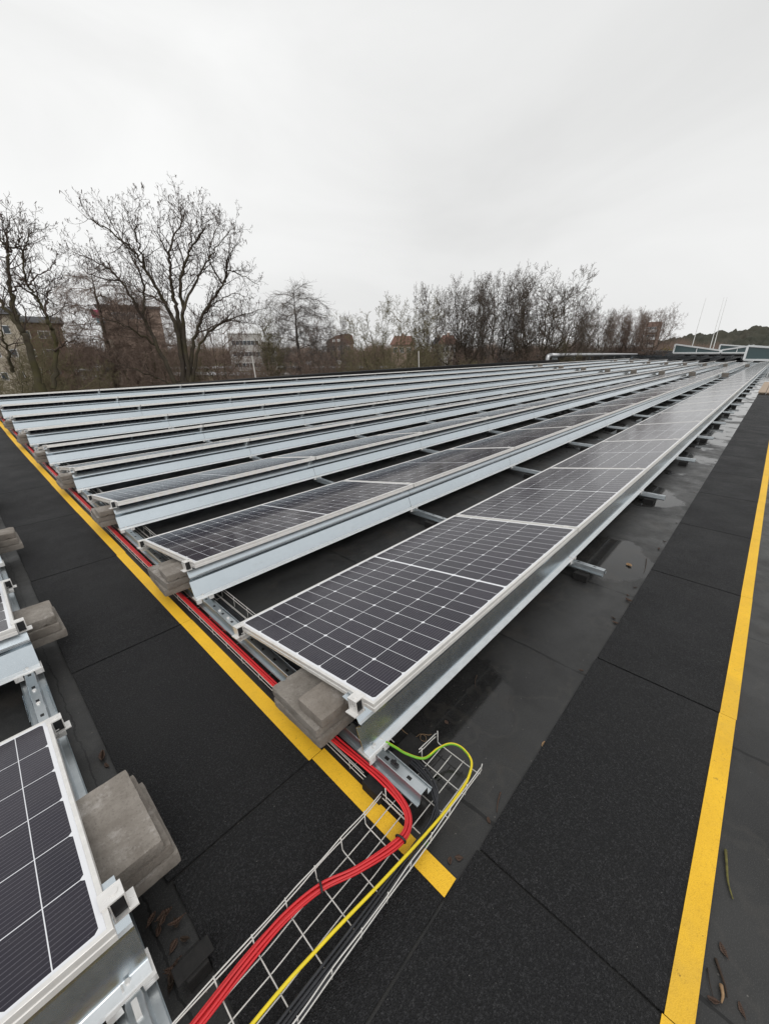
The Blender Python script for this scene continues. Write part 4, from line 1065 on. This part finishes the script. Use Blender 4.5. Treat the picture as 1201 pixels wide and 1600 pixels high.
for i, (kd, dg, r, et, wd_, lab) in enumerate([('round', 33.8, 46, .134, .70, 'leftmost tall bare tree of the dense clump'), ('stems', 31.9, 44, .160, .70, 'second tall bare tree of the dense clump, with several upright stems'),
        ('vase', 29.9, 48, .150, .66, 'third tall bare tree of the dense clump'), ('vase', 28.0, 45, .163, .72, 'fourth tall bare tree of the dense clump, pale topped'),
        ('tall', 26.0, 48, .146, .72, 'fifth tall bare tree of the dense clump'), ('stems', 23.7, 44, .166, .92, 'tallest bare tree at the right of the dense clump'), ('vase', 20.9, 50, .120, .85, 'outermost right bare tree of the dense clump')]):
    place(kd, dg, r, et, bark_d, twig_g if 'pale' in lab else twig_d, lab, wd_, 1.7 * i)
place('round', 19.4, 56, .094, bark_d, twig_d, 'bushy bare tree just right of the dense tall clump', .72, .4)
place('round', 17.5, 70, .074, bark_d, twig_d, 'lower bare tree between the tall clump and the far row', .7, 3.0)
for i, (dg, r, et) in enumerate([(16.2, 88, .076), (15.2, 92, .068), (14.4, 88, .071), (13.6, 90, .074), (12.9, 92, .070), (12.1, 88, .073), (11.2, 84, .076)]):
    place('round' if i % 2 == 0 else 'vase', dg, r, et, bark_d, twig_r, f"bare tree in the far row left of the skylights, {WORDS[i]} from the left" if i != 6 else 'bare tree at the right end of the far row beside the striped block', .78, 1.1 * i)
for i, (dg, r, et, tw, lab) in enumerate([(40.4, 33, .014, twig_o, 'olive green bare bush below the fan shaped tree'), (44.8, 34, .004, twig_o, 'olive green bare bush left below the olive tinted tree'), (35.0, 36, .010, twig_o, 'olive bare bush right below the fan shaped tree'),
        (80.5, 28, -.020, twig_o, 'mossy low bush at the foot of the leaning tree'), (74.5, 33, -.012, twig_r, 'low bare bush between the two left trees'), (62.5, 34, -.006, twig_r, 'low bare bush right of the largest tree'), (47.0, 39, .006, twig_r, 'low reddish bush below the twin topped tree'),
        (56.0, 38, .0, twig_r, 'low brown bush at the foot of the pale birch'), (30.5, 40, -.004, twig_r, 'low bush at the foot of the tall clump'), (26.0, 40, .0, twig_r, 'low bush under the right of the tall clump'), (86.5, 27, .0, twig_o, 'mossy bush at the left picture edge'), (51.0, 40, -.004, twig_r, 'low reddish bush between birch and twin topped tree'), (21.5, 46, .02, twig_o, 'bush below the outermost right tree of the clump'), (84.6, 36, .055, twig_o, 'tall bare bush in front of the cream house'), (80.6, 38, .040, twig_r, 'tall bare bush in front of the orange brick house'), (77.6, 40, .045, twig_r, 'tall bare bush left of the wide brown brick block'), (72.4, 38, .035, twig_r, 'tall bare bush in front of the wide brown brick block'), (68.0, 42, .030, twig_o, 'tall bare bush right of the wide brown brick block'), (48.6, 60, .018, twig_r, 'wide bare bush before the brown rounded roof'), (40.6, 62, .032, twig_o, 'wide bare bush before the red tiled roof'), (34.6, 62, .030, twig_r, 'wide bare bush before the white gabled house'), (45.6, 60, .030, twig_r, 'wide bare bush between the rounded roof and the olive tinted tree'), (58.0, 60, .020, twig_r, 'wide bare bush before the lower white annex'), (61.4, 56, .026, twig_r, 'tall bare bush before the white flat roofed block')]):
    place('bushy', dg, r, et, bark_m, tw, lab, .95, 1.9 * i, 'bare_bush', 'bare bushes', 'bush')

# --- undergrowth and far woods: countless thin stems
def thicket(name, degs, rs, h, n, seed, mat, label, stem=.03, per=9):
    g = np.random.default_rng(seed); Vs = []; Fs = []; c = 0
    dg = g.uniform(*degs, n); rr = np.sqrt(g.uniform(rs[0] ** 2, rs[1] ** 2, n))
    for a, q in zip(dg, rr):
        bx, by = pol(a, q); hh = h * g.uniform(.5, 1.12) * (0.82 + 0.28 * math.sin(a * .9 + seed) * math.sin(a * .37 + 1)); k = per
        az = g.uniform(0, 6.28, k); sp = np.tan(np.abs(g.normal(0, .38, k)).clip(0, .9)); hs_ = hh * g.uniform(.35, 1, k)
        p0 = np.stack([bx + g.normal(0, .5, k), by + g.normal(0, .5, k), np.full(k, gz(q) - .1)], 1)
        st = g.uniform(.0, .6, k)[:, None]; lean = np.stack([np.cos(az) * sp * hs_, np.sin(az) * sp * hs_, hs_], 1)
        base = p0 + np.array([0, 0, 1.0]) * hh * st * .6
        tip = base + lean * (1 - st * .55)
        wv = np.stack([-np.sin(R(a)) * np.ones(k), np.cos(R(a)) * np.ones(k), np.zeros(k)], 1) * (stem * g.uniform(.5, 1.3, k))[:, None]
        dv = np.stack([np.cos(R(a)) * np.ones(k), np.sin(R(a)) * np.ones(k), np.zeros(k)], 1) * (stem * g.uniform(.5, 1.3, k))[:, None]
        V = np.stack([base - wv, base + wv, base + dv, tip], 1).reshape(-1, 3); i0 = np.arange(k)[:, None] * 4 + c
        Fs.append(np.concatenate([i0 + [0, 1, 3], i0 + [1, 2, 3], i0 + [2, 0, 3]])); Vs.append(V); c += len(V)
    o = np_mesh(name, np.concatenate(Vs), np.concatenate(Fs), mat); tag(o, label, 'undergrowth', kind='stuff'); return o
thicket('undergrowth', (30, 92), (76, 98), 3.4, 800, 1, twig_r, 'brown bare undergrowth filling the space between the trunks', .014, 40)
thicket('undergrowth', (8, 46), (66, 98), 5.2, 1000, 2, twig_o, 'taller bare scrub behind the right half of the trees', .016, 40)
thicket('far_woods', (5, 98), (145, 215), 7.6, 2600, 3, twig_r, 'distant brown winter woods along the horizon', .05, 40)

# --- forested hill at the right
hill_m = rough_mat('pine forest floor', (0.030, 0.032, 0.022), (0.045, 0.045, 0.03), 0.05, 0.95)
b = MB(); prof = [(16, -2), (12, 2.5), (9.5, 6.0), (7, 8.0), (4, 9.6), (1, 10.6), (-3, 11), (-10, 11), (-20, 9)]
for dg, h in prof:
    for r_, f in ((255, 0), (300, 1.0), (420, 1.0)):
        x, y = pol(dg, r_); b.v.append((x, y, GZ + (h - GZ - 3) * f if f else GZ))
for i in range(len(prof) - 1):
    for k in range(2): b.f.append((3 * i + k, 3 * i + k + 1, 3 * i + 4 + k, 3 * i + 3 + k)); b.mi.append(0)
tag(b.build('hill', hill_m), 'low wooded hill beyond the skylights', 'hill', kind='structure')
g = np.random.default_rng(5)
pin = NT('dark pine foliage', (0.035, 0.042, 0.028), 0.95, 0, 0.2); gg = pin.world()
pin.col(pin.mix(pin.rng(pin.noise(0.05, 5, 0.65, gg), 0.35, 0.65, 0, 1), (0.036, 0.040, 0.030), (0.062, 0.057, 0.044)))
dg = np.arange(-9, 16, .07); rr = np.arange(256, 330, 1.6); DG, RR = np.meshgrid(dg, rr, indexing='ij')
hh = np.interp(DG, [q[0] for q in prof][::-1], [q[1] for q in prof][::-1]); f = np.clip((RR - 255) / 45, 0, 1)
def vnoise(scale, seed):
    gr = np.random.default_rng(seed).uniform(0, 1, (400, 400)); U = (RR * np.radians(DG) + 400) / scale; W = RR / scale
    i0 = U.astype(int) % 399; k0 = W.astype(int) % 399; a = U % 1; b_ = W % 1; a = a * a * (3 - 2 * a); b_ = b_ * b_ * (3 - 2 * b_)
    return (gr[i0, k0] * (1 - a) + gr[i0 + 1, k0] * a) * (1 - b_) + (gr[i0, k0 + 1] * (1 - a) + gr[i0 + 1, k0 + 1] * a) * b_
Z = GZ + (hh - GZ - 3) * f + .6 + 3.0 * vnoise(2.6, 1) ** 1.3 + 2.0 * vnoise(9, 2) + 1.5 * vnoise(1.1, 3)
V = np.stack([RR * np.cos(np.radians(DG)), RR * np.sin(np.radians(DG)), Z], -1).reshape(-1, 3); na, nb = DG.shape
ia = np.arange(na - 1)[:, None] * nb + np.arange(nb - 1)[None]; F = np.stack([ia, ia + nb, ia + nb + 1, ia + 1], -1).reshape(-1, 4)
o = np_mesh('far_forest', V, F, pin.m, None, True); tag(o, 'dark pine forest covering the hill behind the skylights', 'forest', kind='stuff')

# --- yellow green willow
wl = rough_mat('yellow willow twigs', (0.25, 0.20, 0.035), (0.18, 0.15, 0.035), 0.4, 0.9)
x, y = pol(8.35, 120)
wt_ = SCTree(77, 9.6, dict(env=('ell', 0, 0, 5.2, 6.4, 6.4, 4.2), cut=(1.2, 0.0), limbs=8, fork=2.6, ang=(30, 65), seg=.5, kill=1.0, n=500, rtip=.05, tw=(5, 1.6, -.75, .04)))
wt_.finish('willow_tree', (x, y, GZ), 'yellow green weeping willow dome behind the skylight', bark_m, wl, None)

# --- second, higher roof part with more panels, and its fittings
def zdeck(x): return 0.16 + 0.84 * min(max((x - 64) / 46, 0), 1)
b = MB(); b.box(66.1, 175, -9, 36, GZ, 0.1); o = b.build('building', brick); tag(o, 'far wing of the flat roofed building behind the skylights', 'building')
b = MB()
for x in (66.1, 110, 175): b.v += [(x, -9, zdeck(x)), (x, 36, zdeck(x))]
for i in range(2): b.f.append((2 * i, 2 * i + 2, 2 * i + 3, 2 * i + 1)); b.mi.append(0)
b.quad((66.1, -9, 0), (66.1, 36, 0), (66.1, 36, zdeck(66.1)), (66.1, -9, zdeck(66.1)))
b.quad((66.1, 36, 0), (110, 36, 0), (110, 36, zdeck(110)), (66.1, 36, zdeck(66.1)))
tag(b.build('roof', M['kerb']), 'gently rising far roof covered with more panels', 'roof', kind='structure')
b = MB()
for k in range(22):
    y = Y0 + PITCH * 1.02 * k + (0 if k > 8 else 0.0)
    for j in range(50):
        x = 67.0 + 2.0 * j; z = zdeck(x + 1)
        if k < 2 or (x > 78 and y < 14.5): continue
        b.quad((x, y, z + .35), (x + 1.985, y, z + .35), (x + 1.985, y + .98, z + .18), (x, y + .98, z + .18), mi=0)
        b.quad((x, y + .03, z + .02), (x + 1.99, y + .03, z + .02), (x + 1.99, y, z + .346), (x, y, z + .346), mi=1)
dist_p = NT('distant panel glass', (0.03, 0.03, 0.036), 0.15, 0, 0.5).m
o = b.build('solar_panels', [dist_p, M['galv']]); tag(o, 'distant rows of panels on the far rising roof', 'solar panels', kind='stuff')

# silver duct along the roof edge
duct_m = NT('bright sheet metal', (0.46, 0.465, 0.47), 0.42, 0.9).m
root = empty('duct', (38.8, 15.5, .6)); tag(root, 'silver pipe lying along the far roof edge behind the panels', 'pipe')
b = MB(); b.tube([(0, 0, .46), (8, 0, .44), (16, 0, .40), (24, 0, .36), (31, 0, .32)], [.19, .17, .15, .13, .11], 14); b.build('pipe', duct_m, root, True)
b = MB(); b.tube(spline([(0.1, 0, .46), (-.45, 0, .42), (-.7, 0, .1), (-.7, 0, -2)], 5), .19, 14); b.build('elbow', duct_m, root, True)
for q in range(7):
    b = MB(); xx = 1 + q * 4.6; b.box(xx - .05, xx + .05, -.22, .22, -.6, .26 - q * .02); b.box(xx - .3, xx + .3, -.3, .3, -1.2, -.6); b.build('support', M['galv'], root)
b = MB(); b.box(37.5, 72, Y_EDGE, 17.5, GZ, .32); tag(b.build('building', brick), 'brick wing carrying the silver pipe along the roof edge', 'building')
b = MB(); b.quad((37.5, Y_EDGE, .324), (72, Y_EDGE, .324), (72, 17.5, .324), (37.5, 17.5, .324)); tag(b.build('roof', M['kerb']), 'flat roof strip under the silver pipe', 'roof', kind='structure')

# skylights (wedge shaped roof lights)
white_m = rough_mat('white cladding', (0.72, 0.74, 0.75), (0.64, 0.66, 0.67), 0.8, 0.5)
glass_m = NT('teal glass', (0.022, 0.055, 0.06), 0.08, 0, 0.6).m
def skylight(x, yl, yr, z0, hl, hr, depth, label, lean=.25, panes=2):
    root = empty('skylight', (x, yl, z0)); tag(root, label, 'skylight', 'skylights on the far roof')
    W = yl - yr
    def P(u, v):  # u along width (0..1 towards -y), v height fraction, leaning back
        h = hl + (hr - hl) * u; return Vector((lean * v * h, -W * u, v * h))
    b = MB()
    fr = .15
    # body: roof slab, sides, back
    A, B_, C_, D_ = P(0, 0), P(1, 0), P(1, 1), P(0, 1); bk = Vector((depth, 0, 0))
    b.quad(D_, C_, C_ + bk + Vector((0, 0, -.0)), D_ + bk); b.quad(A, D_, D_ + bk, A + bk); b.quad(B_, B_ + bk, C_ + bk, C_); b.quad(A + bk, D_ + bk, C_ + bk, B_ + bk)
    b.build('body', white_m, root)
    f = MB()
    def bar(p, q, r_):
        f.tube([p, q], r_, 4)
    nrm = Vector((-.03, 0, 0))
    for p, q in ((A, B_), (B_, C_), (C_, D_), (D_, A)): bar(p + nrm, q + nrm, fr)
    for i in range(1, panes): bar(P(i / panes, 0) + nrm, P(i / panes, 1) + nrm, .06)
    f.build('frame', white_m, root)
    for i in range(panes):
        g_ = MB(); u0, u1 = i / panes, (i + 1) / panes
        g_.quad(P(u0, 0), P(u0, 1), P(u1, 1), P(u1, 0)); g_.build('window_pane', glass_m, root)
    return root
skylight(64.5, 3.25, -4.2, .36, 1.5, 0.85, 9, 'nearest white skylight with teal glass at the right picture edge', .12, 3)
skylight(85, 13.55, 7.4, 1.0, 1.32, .34, 7, 'left white wedge skylight with two teal panes tapering right', .10, 2)
skylight(85.5, 7.3, 3.6, 1.0, .40, 1.05, 6, 'white wedge skylight with teal glass rising to the right', .10, 2)
skylight(98, 8.8, 3.5, 1.3, 1.0, .5, 7, 'small white skylight roof showing above the tapering one', .10, 1)
# thin masts
mast_m = NT('white painted mast', (0.72, 0.72, 0.70), 0.5).m
for i, (p0, p1, lab) in enumerate([((94, 12.4, 1.5), (93, 12.1, 9.6), 'leftmost slim white mast behind the skylights'), ((94, 9.75, 1.2), (93.5, 9.7, 9.55), 'middle slim white mast behind the skylights'), ((94, 9.3, 1.2), (93.5, 9.3, 9.55), 'rightmost slim white mast behind the skylights')]):
    b = MB(); d_ = Vector(p1) - Vector(p0); b.tube([(0, 0, 0), d_ * .35, d_], [.085, .042, .018], 8); b.tube([(0, 0, 0), d_ * .02], .16, 8)
    o = b.build('mast', mast_m, loc=p0); tag(o, lab, 'mast')

# --- buildings beyond the trees
win_m = NT('dark window glass', (0.05, 0.06, 0.07), 0.1, 0, 0.6).m
wwin = rough_mat('white window frame', (0.7, 0.7, 0.7), (0.62, 0.62, 0.62), 1, 0.6)
rbrick = rough_mat('red brown brick', (0.33, 0.245, 0.20), (0.26, 0.195, 0.162), 1.2, 0.9)
obrick = rough_mat('orange brick', (0.19, 0.12, 0.09), (0.15, 0.10, 0.078), 1.2, 0.9)
cream = rough_mat('cream render', (0.42, 0.37, 0.30), (0.36, 0.32, 0.26), 0.8, 0.9)
wrender = rough_mat('white render', (0.44, 0.43, 0.41), (0.37, 0.36, 0.35), 0.8, 0.85)
rtile = rough_mat('red roof tile', (0.17, 0.085, 0.066), (0.13, 0.07, 0.056), 2, 0.85)
btile = rough_mat('brown roof tile', (0.15, 0.088, 0.070), (0.12, 0.076, 0.062), 2, 0.85)
dtile = rough_mat('dark roof', (0.035, 0.035, 0.04), (0.05, 0.05, 0.055), 2, 0.8)
def bldg(deg, r, wdt, depth, ztop, label, wall, name='building', group=None, z0=None):
    x, y = pol(deg, r); root = empty(name, (x, y, GZ), (0, 0, R(deg - 90)))   # local x = left..right seen from here, local y = away
    tag(root, label, 'building', group)
    b = MB(); b.box(-wdt / 2, wdt / 2, 0, depth, 0, ztop - GZ); b.build('wall', wall, root)
    root['h'] = ztop - GZ; del root['h']
    return root
def win(root, x0, x1, z0, z1, m=None, n=0, fr=.07):
    b = MB(); b.box(x0, x1, -.05, .02, z0, z1); f = b.build('window', wwin, root)
    b = MB()
    k = max(1, n); dx = (x1 - x0 - fr) / k
    for i in range(k): b.box(x0 + fr + i * dx, x0 + i * dx + dx, -.07, -.045, z0 + fr, z1 - fr)
    b.build('pane', m or win_m, f)
def gable(root, wdt, depth, z, rise, m, over=.3, hip=0):
    b = MB(); a = wdt / 2 + over
    p = [(-a, -over, z), (a, -over, z), (a, depth + over, z), (-a, depth + over, z), (-a + hip, depth / 2, z + rise), (a - hip, depth / 2, z + rise)]
    b.quad(p[0], p[1], p[5], p[4]); b.quad(p[2], p[3], p[4], p[5]); b.quad(p[1], p[2], p[5]); b.quad(p[3], p[0], p[4]); b.quad(p[3], p[2], p[1], p[0])
    return b.build('roof', m, root)
# wide brown brick block with a white window band and a pink and blue sign
r_ = 72; zt = zel(.080, r_)
root = bldg(72.9, r_, 7.6, 14, zt, 'wide brown brick block with pink and blue sign behind the largest tree', rbrick); H = zt - GZ
b = MB(); b.box(-4.0, 4.0, -.3, 14.3, H, H + .35); b.build('roof', dtile, root)
for i in range(4): win(root, -2.2 + i * .95, -1.4 + i * .95, H - 1.35, H - .55, None, 1)
b = MB(); b.box(-3.9, -2.7, -.9, .5, 1.0, H - 4.0); b.build('stair_tower', cream, root)
sg = empty('sign', (0, 0, 0)); sg.parent = root; sg.location = (-4.0, -.35, H - 1.7)
b = MB(); b.box(-.55, .6, -.1, .05, .35, 1.35); b.build('pink_panel', NT('pink sign', (0.42, 0.06, 0.13), 0.6).m, sg)
b = MB(); b.box(-.1, .85, -.1, .05, -.35, .30); b.build('blue_panel', NT('pale blue sign', (0.25, 0.45, 0.55), 0.6).m, sg)
# brick and cream houses at the left edge
r_ = 62; zt = zel(.050, r_)
root = bldg(81.6, r_, 4.6, 9, zt, 'orange brick house with white banded windows at the left edge', obrick); H = zt - GZ
gable(root, 4.6, 9, H, .9, dtile, .4)
for i in range(2):
    for q in range(3): win(root, -1.7 + i * 1.75, -.6 + i * 1.75, H - 1.6 - q * 1.9, H - .8 - q * 1.9, None, 2)
root = bldg(85.0, 58, 4.4, 9, zel(.062, 58), 'cream house with dark roof cut by the left picture edge', cream); H = zel(.062, 58) - GZ
gable(root, 4.4, 9, H, 1.0, dtile, .4)
for i in range(3):
    for q in range(3): win(root, -1.8 + i * 1.3, -1.2 + i * 1.3, H - 1.8 - q * 2.2, H - 1.0 - q * 2.2, None, 1)
# white flat roofed block
r_ = 112; zt = zel(.037, r_)
root = bldg(60.9, r_, 7.8, 10, zt, 'white flat roofed block with dark windows right of the largest tree', wrender); H = zt - GZ
b = MB(); b.box(-4, 4, -.2, 10.2, H, H + .25); b.build('roof', wwin, root)
for q in range(3): win(root, -3.2, 3.2, H - 2.6 - q * 2.6, H - 1.5 - q * 2.6, None, 7)
root = bldg(58.2, r_ + 2, 4.0, 9, zel(.020, r_), 'lower white annex beside the white flat roofed block', wrender); H = zel(.020, r_) - GZ
b = MB(); b.box(-2.1, 2.1, -.2, 9.2, H, H + .2); b.build('roof', wwin, root)
for q in range(2): win(root, -1.5, 1.5, H - 2.2 - q * 2.6, H - 1.1 - q * 2.6, None, 4)
# brown gambrel roofed house
r_ = 150; z_e = zel(.017, r_)
root = bldg(48.9, r_, 9.2, 12, z_e, 'large house with brown rounded roof between the birch and the olive tree', rbrick, 'house'); H = z_e - GZ
b = MB(); n = 9; prof = [(-5.0, 0), (-4.4, .9), (-2.0, 2.2), (.4, 2.9), (2.6, 3.1), (4.2, 2.7), (4.8, .6), (5.0, 0)]
for (yy) in (-.4, 12.4):
    for px, pz in prof: b.v.append((px, yy, H + pz))
m_ = len(prof)
for i in range(m_ - 1): b.f.append((i, i + 1, m_ + i + 1, m_ + i)); b.mi.append(0)
b.f.append(tuple(range(m_ - 1, -1, -1))); b.mi.append(0); b.f.append(tuple(range(m_, 2 * m_))); b.mi.append(0)
b.build('roof', btile, root)
for i in range(3): win(root, -3.6 + i * 2.7, -2.0 + i * 2.7, H - 2.2, H - .7, None, 2)
for i in range(2):
    b = MB(); b.box(-2.6 + i * 1.6, -1.6 + i * 1.6, -.5, -.42, H + .5, H + 1.4); b.build('dormer_window', wwin, root)
# red roofed houses
for dg, r_, wdt, et, lab in ((40.6, 120, 6.5, .034, 'house with red tiled roof behind the olive tinted tree'), (34.7, 118, 4.6, .035, 'house with red roof and white gable left of the tall clump'), (36.0, 124, 3.4, .030, 'small dark roofed house left of the red roofed house with white gable')):
    zt = zel(et, r_) - 2.4; root = bldg(dg, r_, wdt, 9, zt, lab, wrender if 'gable' in lab and 'small' not in lab else rbrick, 'house'); H = zt - GZ
    gable(root, wdt, 9, H, 2.4, rtile if 'red' in lab and 'small' not in lab else dtile, .4, 1.2)
    b = MB(); b.box(-.4, .4, 4.2, 5.0, H + 1.6, H + 3.0); b.build('chimney', rbrick, root)
    for i in range(3): win(root, -wdt * .4 + i * wdt * .28, -wdt * .4 + i * wdt * .28 + 1.1, H - 2.1, H - .7, None, 2)
# striped apartment block at the end of the far row of trees
r_ = 185; zt = zel(.042, r_); root = bldg(11.45, r_, 4.6, 9, zt, 'tall brick apartment block with pale balcony bands at the end of the tree row', rbrick); H = zt - GZ
gable(root, 4.6, 9, H, 1.8, btile, .1)
for q in range(6):
    b = MB(); b.box(-2.4, 1.2, -1.0, 0.0, H - 1.9 - q * 2.5, H - 1.0 - q * 2.5); b.build('balcony', wwin, root)
    win(root, -2.1, 0.9, H - .9 - q * 2.5, H - .1 - q * 2.5, None, 4)

# --- a few parked cars glimpsed between the trunks
def car(deg, r, rot, m, label):
    x, y = pol(deg, r); root = empty('parked_car', (x, y, gz(r) + .26), (0, 0, R(rot))); tag(root, label, 'car', 'parked cars')
    b = MB(); prof = [(-2.1, .35), (-2.15, .75), (-1.5, .9), (-.8, 1.38), (.9, 1.42), (1.6, 1.0), (2.1, .92), (2.15, .35)]
    for yy, s_ in ((-.85, 1), (.85, 1)):
        for px, pz in prof: b.v.append((px, yy * (0.82 if pz > 1.1 else 1), pz))
    n = len(prof)
    for i in range(n): j = (i + 1) % n; b.f.append((i, j, n + j, n + i)); b.mi.append(0)
    b.f.append(tuple(range(n - 1, -1, -1))); b.mi.append(0); b.f.append(tuple(range(n, 2 * n))); b.mi.append(0)
    b.build('body', m, root)
    b = MB(); b.quad((-.75, -.76, 1.34), (.85, -.76, 1.36), (1.35, -.86, 1.0), (-1.2, -.86, .98)); b.quad((-.75, .76, 1.34), (-1.2, .86, .98), (1.35, .86, 1.0), (.85, .76, 1.36)); b.build('window', win_m, root)
    for wx in (-1.35, 1.35):
        for wy in (-.86, .86):
            b = MB(); b.tube([(wx, wy - .1, .33), (wx, wy + .1, .33)], .33, 12); b.build('wheel', M['black'], root)
wp = NT('white car paint', (0.7, 0.7, 0.7), 0.25).m; gp = NT('dark green car paint', (0.03, 0.05, 0.045), 0.25).m; sp_ = NT('silver car paint', (0.45, 0.46, 0.48), 0.3, .5).m
car(77.0, 124, 100, wp, 'white parked car seen between the left trunks'); car(76.2, 112, 95, gp, 'dark green parked car below the white one')
car(49.0, 128, 60, wp, 'white parked car below the brown rounded roof'); car(48.3, 118, 60, gp, 'dark parked car below the brown rounded roof'); car(53.2, 126, 60, sp_, 'silver parked car behind the birch trunk'); car(72.8, 126, 95, sp_, 'silver parked car behind the largest tree')
# slender leaning poles near the roof edge
pm = NT('pale grey pole', (0.5, 0.48, 0.45), 0.6).m
for dg, r, e0, e1, lab in ((59.6, 21, -.08, -.008, 'pale leaning pole right of the largest tree'), (37.9, 24, -.05, .0, 'pale leaning pole below the fan shaped tree')):
    x, y = pol(dg, r); e, bb = axes(dg); b = MB(); z0 = GZ; z1 = zel(e1, r)
    b.tube([(0, 0, 0), tuple(-e * .45 + up * (z1 - z0))], [.05, .03], 6); o = b.build('pole', pm, loc=(x + e[0] * .2, y + e[1] * .2, z0)); tag(o, lab, 'pole')
